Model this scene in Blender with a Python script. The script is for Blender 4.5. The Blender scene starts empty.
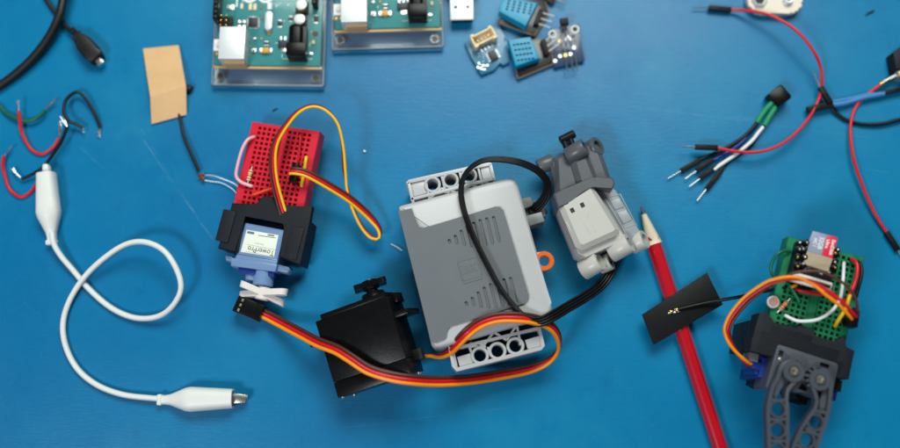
import bpy, bmesh, math, random
from mathutils import Vector, Matrix
random.seed(7)
R = math.radians
S = 0.001                        # everything below is in millimetres
scene = bpy.context.scene
C = bpy.data.collections.new('bench'); scene.collection.children.link(C)

# ---------------------------------------------------------------- camera
D, TILT, HALF = 520.0, R(10.0), 225.0
CAM = Vector((0, -D*math.sin(TILT), D*math.cos(TILT)))
UPV = Vector((0, math.cos(TILT), math.sin(TILT)))
FWD = Vector((0, math.sin(TILT), -math.cos(TILT)))

def ray(px, py):
    return FWD*D + Vector((1, 0, 0))*((px-450)*0.5) + UPV*(-(py-224)*0.5)

def P(px, py, z=0.0):
    """Where the sight line of a photo pixel meets the height z (mm)."""
    d = ray(px, py)
    t = (z-CAM.z)/d.z
    return CAM + d*t

def PX(pts, z=0.0):
    return [P(a, b, z) for a, b in pts]

cd = bpy.data.cameras.new('camera'); cam = bpy.data.objects.new('camera', cd)
C.objects.link(cam); scene.camera = cam
cam.location = CAM*S; cam.rotation_euler = (TILT, 0, 0)
cd.sensor_width = 36; cd.lens = 18/(HALF/D)
cd.clip_start = 0.01; cd.clip_end = 50
cd.dof.use_dof = True; cd.dof.focus_distance = (D-26)*S; cd.dof.aperture_fstop = 2.2
cd.dof.aperture_blades = 7

# ---------------------------------------------------------------- materials
def lin(c):
    c = c/255.0
    return c/12.92 if c <= 0.04045 else ((c+0.055)/1.055)**2.4

def mat(name, rgb, rough=0.5, metal=0.0, var=0.12, vscale=180, bump=0.05, bscale=900, coat=0.0,
        trans=0.0, ior=1.45, spec=0.5, sss=0.0, dirt=0.0):
    m = bpy.data.materials.new(name); m.use_nodes = True
    nt = m.node_tree; b = nt.nodes['Principled BSDF']
    col = (lin(rgb[0]), lin(rgb[1]), lin(rgb[2]), 1)
    b.inputs['Roughness'].default_value = rough
    b.inputs['Metallic'].default_value = metal
    b.inputs['Coat Weight'].default_value = coat
    b.inputs['Transmission Weight'].default_value = trans
    b.inputs['IOR'].default_value = ior
    b.inputs['Specular IOR Level'].default_value = spec
    if sss:
        b.inputs['Subsurface Weight'].default_value = sss
        b.inputs['Subsurface Radius'].default_value = (.002, .0015, .001)
    tc = nt.nodes.new('ShaderNodeTexCoord')
    n = nt.nodes.new('ShaderNodeTexNoise'); n.inputs['Scale'].default_value = vscale
    n.inputs['Detail'].default_value = 6; n.inputs['Roughness'].default_value = 0.65
    nt.links.new(tc.outputs['Object'], n.inputs['Vector'])
    mx = nt.nodes.new('ShaderNodeMix'); mx.data_type = 'RGBA'
    mx.inputs['A'].default_value = [min(1, c*(1-var)) for c in col[:3]]+[1]
    mx.inputs['B'].default_value = [min(1, c*(1+var)+0.004*var) for c in col[:3]]+[1]
    nt.links.new(n.outputs['Fac'], mx.inputs['Factor'])
    out = mx.outputs['Result']
    if dirt:
        n3 = nt.nodes.new('ShaderNodeTexNoise'); n3.inputs['Scale'].default_value = 1400
        n3.inputs['Detail'].default_value = 3
        nt.links.new(tc.outputs['Object'], n3.inputs['Vector'])
        cr = nt.nodes.new('ShaderNodeValToRGB'); cr.color_ramp.elements[0].position = .63
        cr.color_ramp.elements[1].position = .74
        nt.links.new(n3.outputs['Fac'], cr.inputs['Fac'])
        mm = nt.nodes.new('ShaderNodeMath'); mm.operation = 'MULTIPLY'; mm.inputs[1].default_value = dirt
        nt.links.new(cr.outputs['Color'], mm.inputs[0])
        m2 = nt.nodes.new('ShaderNodeMix'); m2.data_type = 'RGBA'
        nt.links.new(mm.outputs[0], m2.inputs['Factor']); nt.links.new(out, m2.inputs['A'])
        m2.inputs['B'].default_value = (.45, .44, .42, 1)
        out = m2.outputs['Result']
    nt.links.new(out, b.inputs['Base Color'])
    mr = nt.nodes.new('ShaderNodeMapRange'); mr.inputs['To Min'].default_value = max(.02, rough*0.82)
    mr.inputs['To Max'].default_value = min(1, rough*1.2)
    nt.links.new(n.outputs['Fac'], mr.inputs['Value']); nt.links.new(mr.outputs['Result'], b.inputs['Roughness'])
    if bump:
        n2 = nt.nodes.new('ShaderNodeTexNoise'); n2.inputs['Scale'].default_value = bscale
        n2.inputs['Detail'].default_value = 4
        nt.links.new(tc.outputs['Object'], n2.inputs['Vector'])
        bp = nt.nodes.new('ShaderNodeBump'); bp.inputs['Strength'].default_value = bump*4
        bp.inputs['Distance'].default_value = 0.0002
        nt.links.new(n2.outputs['Fac'], bp.inputs['Height']); nt.links.new(bp.outputs['Normal'], b.inputs['Normal'])
    return m

M = dict(
    black=mat('black_plastic', (22, 22, 24), .42, spec=.16, dirt=.03),
    black_gloss=mat('glossy_black_plastic', (13, 13, 14), .28, spec=.2, dirt=.02, bump=.03),
    rubber=mat('black_rubber', (17, 17, 19), .5, dirt=.05),
    blackwire=mat('black_wire_sleeve', (12, 13, 15), .4, spec=.35, bump=.02),
    print_black=mat('printed_black_plastic', (22, 25, 32), .6, spec=.3, bump=.08),
    print_grey=mat('printed_slate_plastic', (62, 67, 76), .5, bump=.08),
    white_sil=mat('white_silicone', (226, 226, 222), .42, sss=.25, var=.04, bump=.02),
    white_pl=mat('white_plastic', (228, 220, 214), .45, var=.04, bump=.02, sss=.2),
    cream=mat('cream_plastic', (236, 214, 170), .45, var=.06),
    snapcream=mat('ivory_snap_plastic', (226, 214, 196), .45, var=.06, sss=.1),
    paper=mat('tan_paper', (216, 174, 126), .7, var=.2, vscale=70, bump=.12, bscale=300),
    red_bb=mat('red_breadboard_plastic', (208, 24, 50), .42, var=.06, bump=.03),
    green_bb=mat('green_breadboard_plastic', (8, 114, 72), .42, var=.07, bump=.03),
    deep=mat('contact_metal_in_shade', (60, 55, 50), .4, .7),
    bluetr=mat('translucent_blue_plastic', (132, 164, 210), .25, trans=.28, var=.06, bump=.02),
    bluepl=mat('blue_case_plastic', (22, 50, 130), .3, var=.06),
    frosted=mat('frosted_acrylic_edge', (176, 196, 208), .4, trans=.4, var=.1),
    tan_edge=mat('tan_plastic_edge', (214, 176, 126), .5, var=.15),
    label=mat('cream_label', (232, 236, 222), .5, var=.03, bump=0),
    ink=mat('dark_ink', (34, 36, 36), .6, bump=0),
    inkblue=mat('slate_blue_ink', (92, 112, 130), .6, bump=0),
    inkwhite=mat('white_ink', (232, 234, 232), .6, bump=0),
    lgrey=mat('light_grey_plastic', (184, 184, 185), .3, var=.03, vscale=60, bump=.02, dirt=.06),
    mgrey=mat('mid_grey_plastic', (107, 110, 114), .3, var=.04, vscale=60, bump=.02, dirt=.08),
    warmgrey=mat('warm_grey_plastic', (190, 187, 181), .32, var=.04, vscale=60, bump=.02, dirt=.05),
    plug_grey=mat('plug_grey_plastic', (124, 126, 128), .36, var=.05, bump=.02),
    dgrey=mat('dark_grey_plastic', (84, 87, 92), .34, var=.05, vscale=60, bump=.03, dirt=.06),
    bgrey=mat('bluish_grey_plastic', (150, 154, 160), .34, var=.03, bump=.02),
    orange_pl=mat('orange_plastic', (244, 112, 18), .35, var=.05),
    w_red=mat('red_wire_sleeve', (205, 16, 34), .34, var=.06, bump=.02),
    w_orange=mat('orange_wire_sleeve', (246, 142, 10), .34, var=.05, bump=.02),
    w_yellow=mat('yellow_wire_sleeve', (240, 186, 24), .36, var=.05, bump=.02),
    w_brown=mat('brown_wire_sleeve', (78, 42, 34), .36, var=.08, bump=.02),
    w_green=mat('green_wire_sleeve', (18, 98, 66), .4, var=.06, bump=.02),
    w_teal=mat('green_shrink_tube', (22, 138, 96), .5, var=.08, bump=.06),
    w_blue=mat('blue_wire_sleeve', (66, 128, 190), .42, var=.05, bump=.02),
    w_navy=mat('dark_blue_wire_sleeve', (18, 48, 128), .42, var=.05, bump=.02),
    w_white=mat('white_wire_sleeve', (226, 228, 228), .4, var=.04, bump=.02),
    w_pink=mat('pink_wire_sleeve', (240, 178, 188), .4, var=.05, bump=.02),
    w_redorange=mat('vermilion_wire_sleeve', (238, 66, 24), .4, var=.05, bump=.02),
    metal=mat('bright_metal', (215, 212, 205), .28, 1, var=.08),
    steel=mat('screw_steel', (190, 186, 176), .3, 1, var=.12),
    gold=mat('gold_plating', (214, 172, 92), .32, 1, var=.1),
    copper=mat('copper_braid', (196, 118, 66), .4, 1, var=.25, vscale=1500, bump=.2),
    solder=mat('solder', (205, 205, 205), .3, 1, var=.2, vscale=900, bump=.15),
    tin=mat('matt_tin_shell', (222, 226, 228), .42, .35, var=.04),
    sdgrey=mat('memory_card_grey', (142, 148, 172), .45, var=.03),
    sdred=mat('memory_card_red', (214, 28, 58), .45, var=.03),
    slot=mat('card_slot_shell', (196, 178, 152), .38, .6, var=.08),
    pcb_teal=mat('teal_solder_mask', (52, 132, 134), .35, var=.12, vscale=250, coat=.3),
    pcb_blue=mat('blue_solder_mask', (36, 60, 94), .35, var=.1, vscale=250, coat=.3),
    pcb_sky=mat('light_blue_solder_mask', (52, 116, 148), .4, var=.1, vscale=250, coat=.3),
    pcb_black=mat('black_solder_mask', (18, 19, 20), .35, var=.1, coat=.3),
    pcb_edge=mat('board_edge', (168, 128, 86), .6),
    dht=mat('sky_blue_sensor_plastic', (6, 140, 178), .4, var=.05),
    chip=mat('chip_epoxy', (38, 38, 48), .45),
    acrylic=mat('clear_acrylic', (232, 240, 244), .06, trans=.93, ior=1.49, var=.01, bump=0),
    pred=mat('red_pencil_lacquer', (182, 10, 28), .2, var=.05, vscale=120, coat=.6, bump=.015),
    wood=mat('pencil_wood', (230, 212, 184), .65, var=.14, vscale=700, bump=.15),
    graphite=mat('graphite', (52, 52, 56), .35, .3),
    ldr=mat('photoresistor_face', (206, 176, 172), .4),
    ldrline=mat('photoresistor_track', (150, 62, 52), .5),
    resbody=mat('resistor_tan', (214, 152, 104), .4),
    resbrown=mat('resistor_brown_band', (122, 50, 24), .4),
    resorange=mat('resistor_orange_band', (236, 96, 30), .4),
    tant=mat('amber_capacitor', (206, 150, 44), .4),
    capside=mat('capacitor_sleeve', (120, 104, 84), .5),
    fluff=mat('white_fluff', (190, 205, 214), .8, bump=0),
)

def clear_sheet():
    m = bpy.data.materials.new('clear_acrylic'); m.use_nodes = True
    nt = m.node_tree; nt.nodes.remove(nt.nodes['Principled BSDF']); out = nt.nodes['Material Output']
    tr = nt.nodes.new('ShaderNodeBsdfTransparent'); tr.inputs[0].default_value = (.965, .985, .99, 1)
    gl = nt.nodes.new('ShaderNodeBsdfGlossy'); gl.inputs['Roughness'].default_value = .12
    df = nt.nodes.new('ShaderNodeBsdfDiffuse'); df.inputs[0].default_value = (.80, .86, .90, 1)
    fr = nt.nodes.new('ShaderNodeFresnel'); fr.inputs[0].default_value = 1.49
    m1 = nt.nodes.new('ShaderNodeMixShader'); m1.inputs[0].default_value = .08
    m2 = nt.nodes.new('ShaderNodeMixShader')
    nt.links.new(tr.outputs[0], m1.inputs[1]); nt.links.new(df.outputs[0], m1.inputs[2])
    nt.links.new(fr.outputs[0], m2.inputs[0]); nt.links.new(m1.outputs[0], m2.inputs[1]); nt.links.new(gl.outputs[0], m2.inputs[2])
    nt.links.new(m2.outputs[0], out.inputs[0])
    return m
M['acrylic'] = clear_sheet()

# ---------------------------------------------------------------- frames and mesh building
class Frame:
    """A local millimetre frame on a thing: origin over a photo pixel at height z, turned by rz, leaned by rx/ry."""
    def __init__(s, px, py, z, rz=0, rx=0, ry=0):
        o = P(px, py, z)
        s.M = Matrix.Translation(o) @ Matrix.Rotation(R(rz), 4, 'Z') @ Matrix.Rotation(R(rx), 4, 'X') @ Matrix.Rotation(R(ry), 4, 'Y')
        s.I = s.M.inverted()
    def l(s, px, py, h=0.0):
        a = s.I @ CAM; d = s.I.to_3x3() @ ray(px, py)
        t = (h-a.z)/d.z
        q = a + d*t
        return (q.x, q.y)
    def L(s, pts, h=0.0):
        return [s.l(a, b, h) for a, b in pts]
    def w(s, x, y, z):
        return s.M @ Vector((x, y, z))

ID = Matrix.Identity(4)

class MB:
    def __init__(s, M0=None, mat=None):
        s.v = []; s.f = []; s.mi = []; s.mats = []; s.M = M0 if M0 is not None else ID; s.cur = mat
    def add(s, vs, fs, M0=None, mat=None):
        m = mat or s.cur
        if m not in s.mats: s.mats.append(m)
        k = s.mats.index(m); T = M0 if M0 is not None else s.M
        n = len(s.v); s.v += [T @ Vector(p) for p in vs]
        for f in fs:
            s.f.append([i+n for i in f]); s.mi.append(k)
        return s
    def bm(s, b, M0=None, mat=None):
        b.verts.index_update()
        s.add([v.co.copy() for v in b.verts], [[v.index for v in f.verts] for f in b.faces], M0, mat); b.free()
        return s
    def box(s, cx, cy, z0, sx, sy, h, rot=0, bev=0.0, mat=None, seg=2):
        b = bmesh.new(); bmesh.ops.create_cube(b, size=1)
        for v in b.verts: v.co = Vector((v.co.x*sx, v.co.y*sy, v.co.z*h))
        if bev: bmesh.ops.bevel(b, geom=list(b.edges), offset=min(bev, .45*min(sx, sy, h)), segments=seg, affect='EDGES', profile=.6)
        T = Matrix.Translation((cx, cy, z0+h/2)) @ Matrix.Rotation(R(rot), 4, 'Z')
        for v in b.verts: v.co = T @ v.co
        return s.bm(b, mat=mat)
    def prism(s, pts, z0, z1, bev=0.0, mat=None, seg=2, both=False, taper=None):
        """pts: (x,y) list; straight walls from z0 to z1, top edge rounded by bev."""
        pts = [(p[0], p[1]) for p in pts]
        a = sum(pts[i][0]*pts[(i+1) % len(pts)][1]-pts[(i+1) % len(pts)][0]*pts[i][1] for i in range(len(pts)))
        if a < 0: pts = pts[::-1]
        b = bmesh.new()
        lo = [b.verts.new((x, y, z0)) for x, y in pts]; hi = [b.verts.new((x, y, z1)) for x, y in pts]
        n = len(pts)
        b.faces.new(lo[::-1]); b.faces.new(hi)
        for i in range(n): b.faces.new((lo[i], lo[(i+1) % n], hi[(i+1) % n], hi[i]))
        if bev:
            es = [e for e in b.edges if (abs(e.verts[0].co.z-z1) < 1e-6 and abs(e.verts[1].co.z-z1) < 1e-6) or
                  (both and abs(e.verts[0].co.z-z0) < 1e-6 and abs(e.verts[1].co.z-z0) < 1e-6)]
            bmesh.ops.bevel(b, geom=es, offset=bev, segments=seg, affect='EDGES', profile=.5)
        return s.bm(b, mat=mat)
    def cyl(s, cx, cy, z0, z1, r, r2=None, n=24, mat=None, bev=0.0):
        r2 = r if r2 is None else r2
        prof = [(r, z0), (r2, z1)]
        if bev: prof = [(r, z0), (r2, z1-bev), (r2-bev*.3, z1-bev*.3), (r2-bev, z1)]
        return s.lathe(cx, cy, prof, n, mat)
    def lathe(s, cx, cy, prof, n=24, mat=None, caps=True):
        vs = []; fs = []
        for r, z in prof:
            for i in range(n):
                a = 2*math.pi*i/n; vs.append((cx+r*math.cos(a), cy+r*math.sin(a), z))
        for k in range(len(prof)-1):
            for i in range(n):
                j = (i+1) % n
                fs.append((k*n+i, k*n+j, (k+1)*n+j, (k+1)*n+i))
        if caps:
            fs.append([i for i in range(n)][::-1]); fs.append([(len(prof)-1)*n+i for i in range(n)])
        return s.add(vs, fs, mat=mat)
    def ring(s, cx, cy, ro, ri, z0, z1, n=28, mat=None, bev=.25):
        b = bev
        return s.lathe(cx, cy, [(ri, z0), (ro, z0), (ro, z1-b), (ro-b, z1), (ri+b, z1), (ri, z1-b), (ri, z0)], n, mat, caps=False)
    def rod(s, a, b, r, r2=None, n=16, mat=None, hole=0.0, bev=0.0):
        """Cylinder between two 3-D points of this builder's frame (hole: open bore radius)."""
        a = Vector(a); b = Vector(b); d = b-a; L = d.length; r2 = r if r2 is None else r2
        q = d.to_track_quat('Z', 'Y').to_matrix().to_4x4()
        T = s.M @ Matrix.Translation(a) @ q
        t = MB(ID, mat or s.cur)
        if hole: t.lathe(0, 0, [(hole, 0), (r-.15, 0), (r, .2), (r2, L-.2), (r2-.15, L), (hole, L), (hole, 0)], n, caps=False)
        elif bev: t.lathe(0, 0, [(r-bev, 0), (r, bev), (r2, L-bev), (r2-bev, L)], n)
        else: t.lathe(0, 0, [(r, 0), (r2, L)], n)
        return s.add(t.v, t.f, T, mat)
    def strip(s, pts, w, z0, z1, mat=None, bev=.2):
        """A wall of width w along a plan polyline."""
        n = len(pts); ps = [Vector((p[0], p[1])) for p in pts]; l = []; r = []
        for i in range(n):
            t = (ps[min(i+1, n-1)]-ps[max(i-1, 0)]).normalized(); q = Vector((-t.y, t.x))*w/2
            l.append(ps[i]+q); r.append(ps[i]-q)
        return s.prism([tuple(p) for p in l]+[tuple(p) for p in r[::-1]], z0, z1, bev, mat)
    def tube(s, pts, r, n=10, mat=None, radii=None, M0=None):
        ps = [Vector(p) for p in pts]; m = len(ps); vs = []; fs = []
        t0 = (ps[1]-ps[0]).normalized(); nrm = t0.orthogonal().normalized()
        for i in range(m):
            t = (ps[min(i+1, m-1)]-ps[max(i-1, 0)]).normalized()
            nrm = (nrm - t*nrm.dot(t))
            nrm = nrm.normalized() if nrm.length > 1e-6 else t.orthogonal().normalized()
            bn = t.cross(nrm); rr = radii[i] if radii else r
            for k in range(n):
                a = 2*math.pi*k/n; vs.append(ps[i]+nrm*math.cos(a)*rr+bn*math.sin(a)*rr)
        for i in range(m-1):
            for k in range(n):
                j = (k+1) % n; fs.append((i*n+k, i*n+j, (i+1)*n+j, (i+1)*n+k))
        fs.append(list(range(n))[::-1]); fs.append([(m-1)*n+k for k in range(n)])
        return s.add(vs, fs, M0 if M0 is not None else s.M, mat)
    def blob(s, c, r, mat=None, sc=(1, 1, 1), jit=0.0, sub=2):
        b = bmesh.new(); bmesh.ops.create_icosphere(b, subdivisions=sub, radius=r)
        for v in b.verts:
            v.co = Vector((v.co.x*sc[0], v.co.y*sc[1], v.co.z*sc[2]))*(1+random.uniform(-jit, jit))+Vector(c)
        return s.bm(b, mat=mat)
    def text(s, txt, x, y, z, size, rot=0, mat=None, ext=0.03, sx=1.0, align='CENTER', bold=0.0):
        cu = bpy.data.curves.new('t', 'FONT'); cu.body = txt; cu.size = size; cu.extrude = ext
        cu.align_x = align; cu.align_y = 'CENTER'; cu.resolution_u = 3; cu.offset = bold
        o = bpy.data.objects.new('t', cu); C.objects.link(o)
        bpy.context.view_layer.update()
        dg = bpy.context.evaluated_depsgraph_get()
        me = o.evaluated_get(dg).to_mesh()
        T = s.M @ Matrix.Translation((x, y, z)) @ Matrix.Rotation(R(rot), 4, 'Z') @ Matrix.Diagonal((sx, 1, 1, 1))
        s.add([v.co.copy() for v in me.vertices], [list(p.vertices) for p in me.polygons], T, mat)
        o.to_mesh_clear(); bpy.data.objects.remove(o); bpy.data.curves.remove(cu)
        return s
    def build(s, name, root=None, smooth=38):
        o_loc = LOC[root.name] if root is not None else None
        if root is None:
            xs = [p.x for p in s.v]; ys = [p.y for p in s.v]; zs = [p.z for p in s.v]
            o_loc = Vector(((min(xs)+max(xs))/2, (min(ys)+max(ys))/2, min(zs)))
        me = bpy.data.meshes.new(name)
        me.from_pydata([tuple((p-o_loc)*S) for p in s.v], [], s.f)
        for m in s.mats: me.materials.append(m)
        me.polygons.foreach_set('material_index', s.mi)
        me.polygons.foreach_set('use_smooth', [True]*len(s.f))
        me.update(); me.set_sharp_from_angle(angle=R(smooth))
        o = bpy.data.objects.new(name, me); C.objects.link(o)
        if root is not None: o.parent = root
        else: o.location = o_loc*S
        LOC[o.name] = o_loc
        return o

LOC = {}
def tag(o, label, cat, group=None, kind=None):
    if label: o['label'] = label
    if cat: o['category'] = cat
    if group: o['group'] = group
    if kind: o['kind'] = kind
    return o

def thing(name, label, cat, px, py, group=None):
    o = bpy.data.objects.new(name, None); C.objects.link(o)
    w = P(px, py, 0); o.location = w*S; o.empty_display_size = .01
    LOC[o.name] = w
    return tag(o, label, cat, group)

def spline(pts, step=1.2):
    """Catmull-Rom through points of any dimension."""
    ps = [Vector(p) for p in pts]; out = []
    ps = [ps[0]*2-ps[1]] + ps + [ps[-1]*2-ps[-2]]
    for i in range(1, len(ps)-2):
        a, b, c, d = ps[i-1:i+3]
        n = max(2, int((c-b).length/step))
        for k in range(n):
            t = k/n
            out.append(.5*((2*b)+(c-a)*t+(2*a-5*b+4*c-d)*t*t+(3*b-a-3*c+d)*t**3))
    out.append(ps[-2]); return out

def wire(pts, step=1.2):
    return spline([P(*p) for p in pts], step)

def ribbon(pts, step=1.2):
    """pts (px,py,z,twist) -> centre points and side vectors"""
    w = [tuple(P(*p[:3])) + (p[3]*.01,) for p in pts]
    out = []; ps = [list(p) for p in w]
    def cr(a, b, c, d, t): return .5*((2*b)+(c-a)*t+(2*a-5*b+4*c-d)*t*t+(3*b-a-3*c+d)*t**3)
    ps = [[2*x-y for x, y in zip(ps[0], ps[1])]] + ps + [[2*x-y for x, y in zip(ps[-1], ps[-2])]]
    for i in range(1, len(ps)-2):
        n = max(2, int((Vector(ps[i+1][:3])-Vector(ps[i][:3])).length/step))
        for k in range(n): out.append([cr(ps[i-1][j], ps[i][j], ps[i+1][j], ps[i+2][j], k/n) for j in range(4)])
    out.append(ps[-2])
    C0 = [Vector(p[:3]) for p in out]; V = []
    for i in range(len(C0)):
        t = (C0[min(i+1, len(C0)-1)]-C0[max(i-1, 0)]).normalized()
        side = t.cross(Vector((0, 0, 1))).normalized(); up = side.cross(t)
        a = R(out[i][3]*100); V.append(side*math.cos(a)+up*math.sin(a))
    return C0, V

def ribbon_wires(root, pts, colors, r, names, pitch=1.92):
    c, v = ribbon(pts); n = len(colors); obs = []
    for k, m in enumerate(colors):
        off = ((n-1)/2-k)*r*pitch
        obs.append(MB(ID, M[m]).tube([p+q*off for p, q in zip(c, v)], r).build(names[k] if isinstance(names, list) else names, root))
    return obs

def boolean(o, cutter):
    md = o.modifiers.new('b', 'BOOLEAN'); md.object = cutter; md.operation = 'DIFFERENCE'; md.solver = 'EXACT'
    bpy.context.view_layer.update()
    dg = bpy.context.evaluated_depsgraph_get()
    me = bpy.data.meshes.new_from_object(o.evaluated_get(dg))
    o.modifiers.clear(); o.data = me; me.set_sharp_from_angle(angle=R(30))
    bpy.data.objects.remove(cutter)

# ---------------------------------------------------------------- bench top
def bench_material():
    m = bpy.data.materials.new('blue_bench_paint'); m.use_nodes = True
    nt = m.node_tree; N = nt.nodes; K = nt.links; b = N['Principled BSDF']
    tc = N.new('ShaderNodeTexCoord')
    def noise(scale, detail=5, vec=None, rough=.6):
        n = N.new('ShaderNodeTexNoise'); n.inputs['Scale'].default_value = scale
        n.inputs['Detail'].default_value = detail; n.inputs['Roughness'].default_value = rough
        K.new(vec or tc.outputs['Object'], n.inputs['Vector']); return n.outputs['Fac']
    def mixc(f, a, bb):
        x = N.new('ShaderNodeMix'); x.data_type = 'RGBA'
        K.new(f, x.inputs['Factor'])
        for v, k in ((a, 'A'), (bb, 'B')):
            if isinstance(v, tuple): x.inputs[k].default_value = v
            else: K.new(v, x.inputs[k])
        return x.outputs['Result']
    def math_(op, a, bb=None, c=None):
        x = N.new('ShaderNodeMath'); x.operation = op
        for i, v in enumerate((a, bb, c)):
            if v is None: continue
            if isinstance(v, (int, float)): x.inputs[i].default_value = v
            else: K.new(v, x.inputs[i])
        return x.outputs[0]
    def ramp(f, lo, hi):
        x = N.new('ShaderNodeMapRange'); x.inputs['From Min'].default_value = lo; x.inputs['From Max'].default_value = hi
        K.new(f, x.inputs['Value']); return x.outputs['Result']
    base = mixc(ramp(noise(6, 4), .35, .65), (.0002, .142, .330, 1), (.0008, .188, .378, 1))
    base = mixc(math_('MULTIPLY', ramp(noise(420, 8), .5, .75), .22), base, (.006, .20, .40, 1))
    base = mixc(math_('MULTIPLY', ramp(noise(1500, 2), .68, .76), .32), base, (.10, .30, .44, 1))
    base = mixc(math_('MULTIPLY', ramp(noise(16, 7, None, .7), .52, .72), .5), base, (.012, .225, .39, 1))
    base = mixc(math_('MULTIPLY', ramp(noise(55, 8, None, .75), .58, .70), .34), base, (.0002, .105, .26, 1))
    # hair-line scratches across the paint, long and faint
    sep = N.new('ShaderNodeSeparateXYZ'); K.new(tc.outputs['Object'], sep.inputs[0])
    wob = math_('MULTIPLY', math_('SUBTRACT', noise(25, 2), .5), .0035)
    brk = ramp(noise(160, 3), .38, .6)
    total = None
    for (a, c, wd, st) in SCR:
        A = (P(*a)-Vector((0, 60, 0)))*S; B = (P(*c)-Vector((0, 60, 0)))*S; d = (B-A); L = d.length; d = d/L; nx, ny = -d.y, d.x
        dist = math_('ADD', math_('ADD', math_('MULTIPLY', sep.outputs['X'], nx), math_('MULTIPLY', sep.outputs['Y'], ny)), -(A.x*nx+A.y*ny))
        dist = math_('ABSOLUTE', math_('ADD', dist, wob))
        al = math_('ADD', math_('ADD', math_('MULTIPLY', sep.outputs['X'], d.x), math_('MULTIPLY', sep.outputs['Y'], d.y)), -(A.x*d.x+A.y*d.y))
        mk = ramp(dist, wd, wd*.2)
        ends = math_('MULTIPLY', ramp(al, 0, .01), ramp(al, L, L-.01))
        f = math_('MULTIPLY', math_('MULTIPLY', mk, ends), st)
        total = f if total is None else math_('MAXIMUM', total, f)
    base = mixc(math_('MULTIPLY', total, brk), base, (.16, .36, .50, 1))
    K.new(base, b.inputs['Base Color'])
    mr = N.new('ShaderNodeMapRange'); mr.inputs['To Min'].default_value = .25; mr.inputs['To Max'].default_value = .44; b.inputs['Specular IOR Level'].default_value = .30
    K.new(noise(38, 6), mr.inputs['Value']); K.new(mr.outputs['Result'], b.inputs['Roughness'])
    mp = N.new('ShaderNodeMapping'); mp.inputs['Scale'].default_value = (1, 6, 1); mp.inputs['Rotation'].default_value = (0, 0, .12)
    K.new(tc.outputs['Object'], mp.inputs['Vector'])
    h = math_('ADD', math_('MULTIPLY', noise(170, 6, mp.outputs['Vector']), .6), math_('MULTIPLY', noise(900, 5), .4))
    bp = N.new('ShaderNodeBump'); bp.inputs['Strength'].default_value = .35; bp.inputs['Distance'].default_value = .0003
    K.new(h, bp.inputs['Height']); K.new(bp.outputs['Normal'], b.inputs['Normal'])
    return m
SCR = [((128, 118), (216, 246), .0005, .38), ((132, 116), (200, 222), .0003, .25), ((72, 140), (108, 172), .0004, .2),
       ((620, 105), (770, 122), .0003, .28), ((650, 108), (880, 140), .0003, .16), ((330, 430), (520, 405), .0003, .12),
       ((560, 70), (640, 96), .0003, .16), ((20, 300), (60, 330), .0003, .15), ((600, 30), (700, 62), .0003, .14),
       ((400, 95), (480, 128), .0003, .16), ((860, 168), (900, 176), .0003, .2)]
b = MB(ID, bench_material()); b.box(0, 60, -30, 1900, 1300, 30, bev=3)
tag(b.build('table_top'), None, None, kind='structure')

# ---------------------------------------------------------------- thick black cable and the small usb cable
b = MB(ID, M['rubber'])
b.tube(wire([(72, -60, 5), (68, -20, 5.5), (63, 0, 6.5), (59.5, 15, 7), (49, 37, 6), (32, 59, 4), (12, 77, 2.7), (-6, 89, 2.5), (-40, 108, 2.5)]), 2.25, 16)
tag(b.build('power_cable'), 'thick black cable curving across the top left corner over a thinner cable', 'cable')

t = thing('usb_cable', 'thin black cable ending in a small moulded plug with metal tip', 'cable', 90, 48)
MB(ID, M['rubber']).tube(wire([(10, -70, 1.4), (32, -28, 1.4), (47, 0, 1.4), (59, 17, 1.8), (68, 28, 3), (75, 34, 4)]), 1.25, 12).build('cable', t)
f = Frame(91, 51, 0, -49)
pb = MB(f.M, M['rubber'])
pts = [(-10.5, 1.3), (-8, 1.8), (-6, 3.4), (-3, 4.3), (3, 4.6), (6.5, 4.0), (8.3, 3.6)]
pb.prism(pts+[(x, -y) for x, y in pts[::-1]], .4, 7.2, 1.4, both=True, seg=3)
for k in range(4): pb.box(-9.5-k*1.4, 0, 2.2, .8, 3.0, 3.0, bev=.4)
for k in range(3): pb.box(-1+k*1.6, 0, 7.1, .6, 3.6, .35, bev=.1)
pb.build('plug_body', t)
mp = MB(f.M, M['metal'])
mp.prism([(8, -1.5), (11.4, -1.9), (11.4, 1.9), (8, 1.5)], 2.2, 5.4, .3); mp.build('plug_tip', t)

# ---------------------------------------------------------------- loose short wires, top left
def loose(name_label, pts, tips, col, r=.72, cat='wire'):
    t = thing('wire', name_label, cat, pts[len(pts)//2][0], pts[len(pts)//2][1], 'loose bare ended wires')
    MB(ID, col).tube(wire(pts, .8), r, 10).build('sleeve', t)
    for tp in tips:
        m = MB(ID, M['solder']); m.tube(wire(tp, .7), .38, 8)
        for k in range(3):
            e = P(*tp[-1]); s0 = P(*tp[0])
            m.tube([s0, (s0+e)/2+Vector((random.uniform(-.6, .6), random.uniform(-.6, .6), .2)), e+Vector((random.uniform(-1, 1), random.uniform(-1, 1), .1))], .16, 6)
        m.build('bare_end', t)
loose('short green wire curving along the left edge with tinned end', [(-30, 78, .8), (-12, 96, .8), (0, 106, 1), (6, 113, 1.5), (19, 119.5, 2.5), (31, 120.6, 3), (40, 115.5, 3.5), (45, 110, 3.5)], [[(45, 110, 3.5), (50, 104, 3.5), (56, 99, 3)]], M['w_green'], .95)
loose('short red wire bent in a U below the green wire', [(19, 111, 4), (20, 120, 3.5), (22, 133, 2.5), (31, 149, 1.2), (42, 154, 1), (53, 147.5, 2), (59, 138, 4)], [[(19, 111, 4), (18.5, 105, 4.4), (18, 100, 4.8)], [(59, 138, 4), (61.5, 130, 5), (60.5, 121, 5.5)]], M['w_red'], .85)
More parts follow.
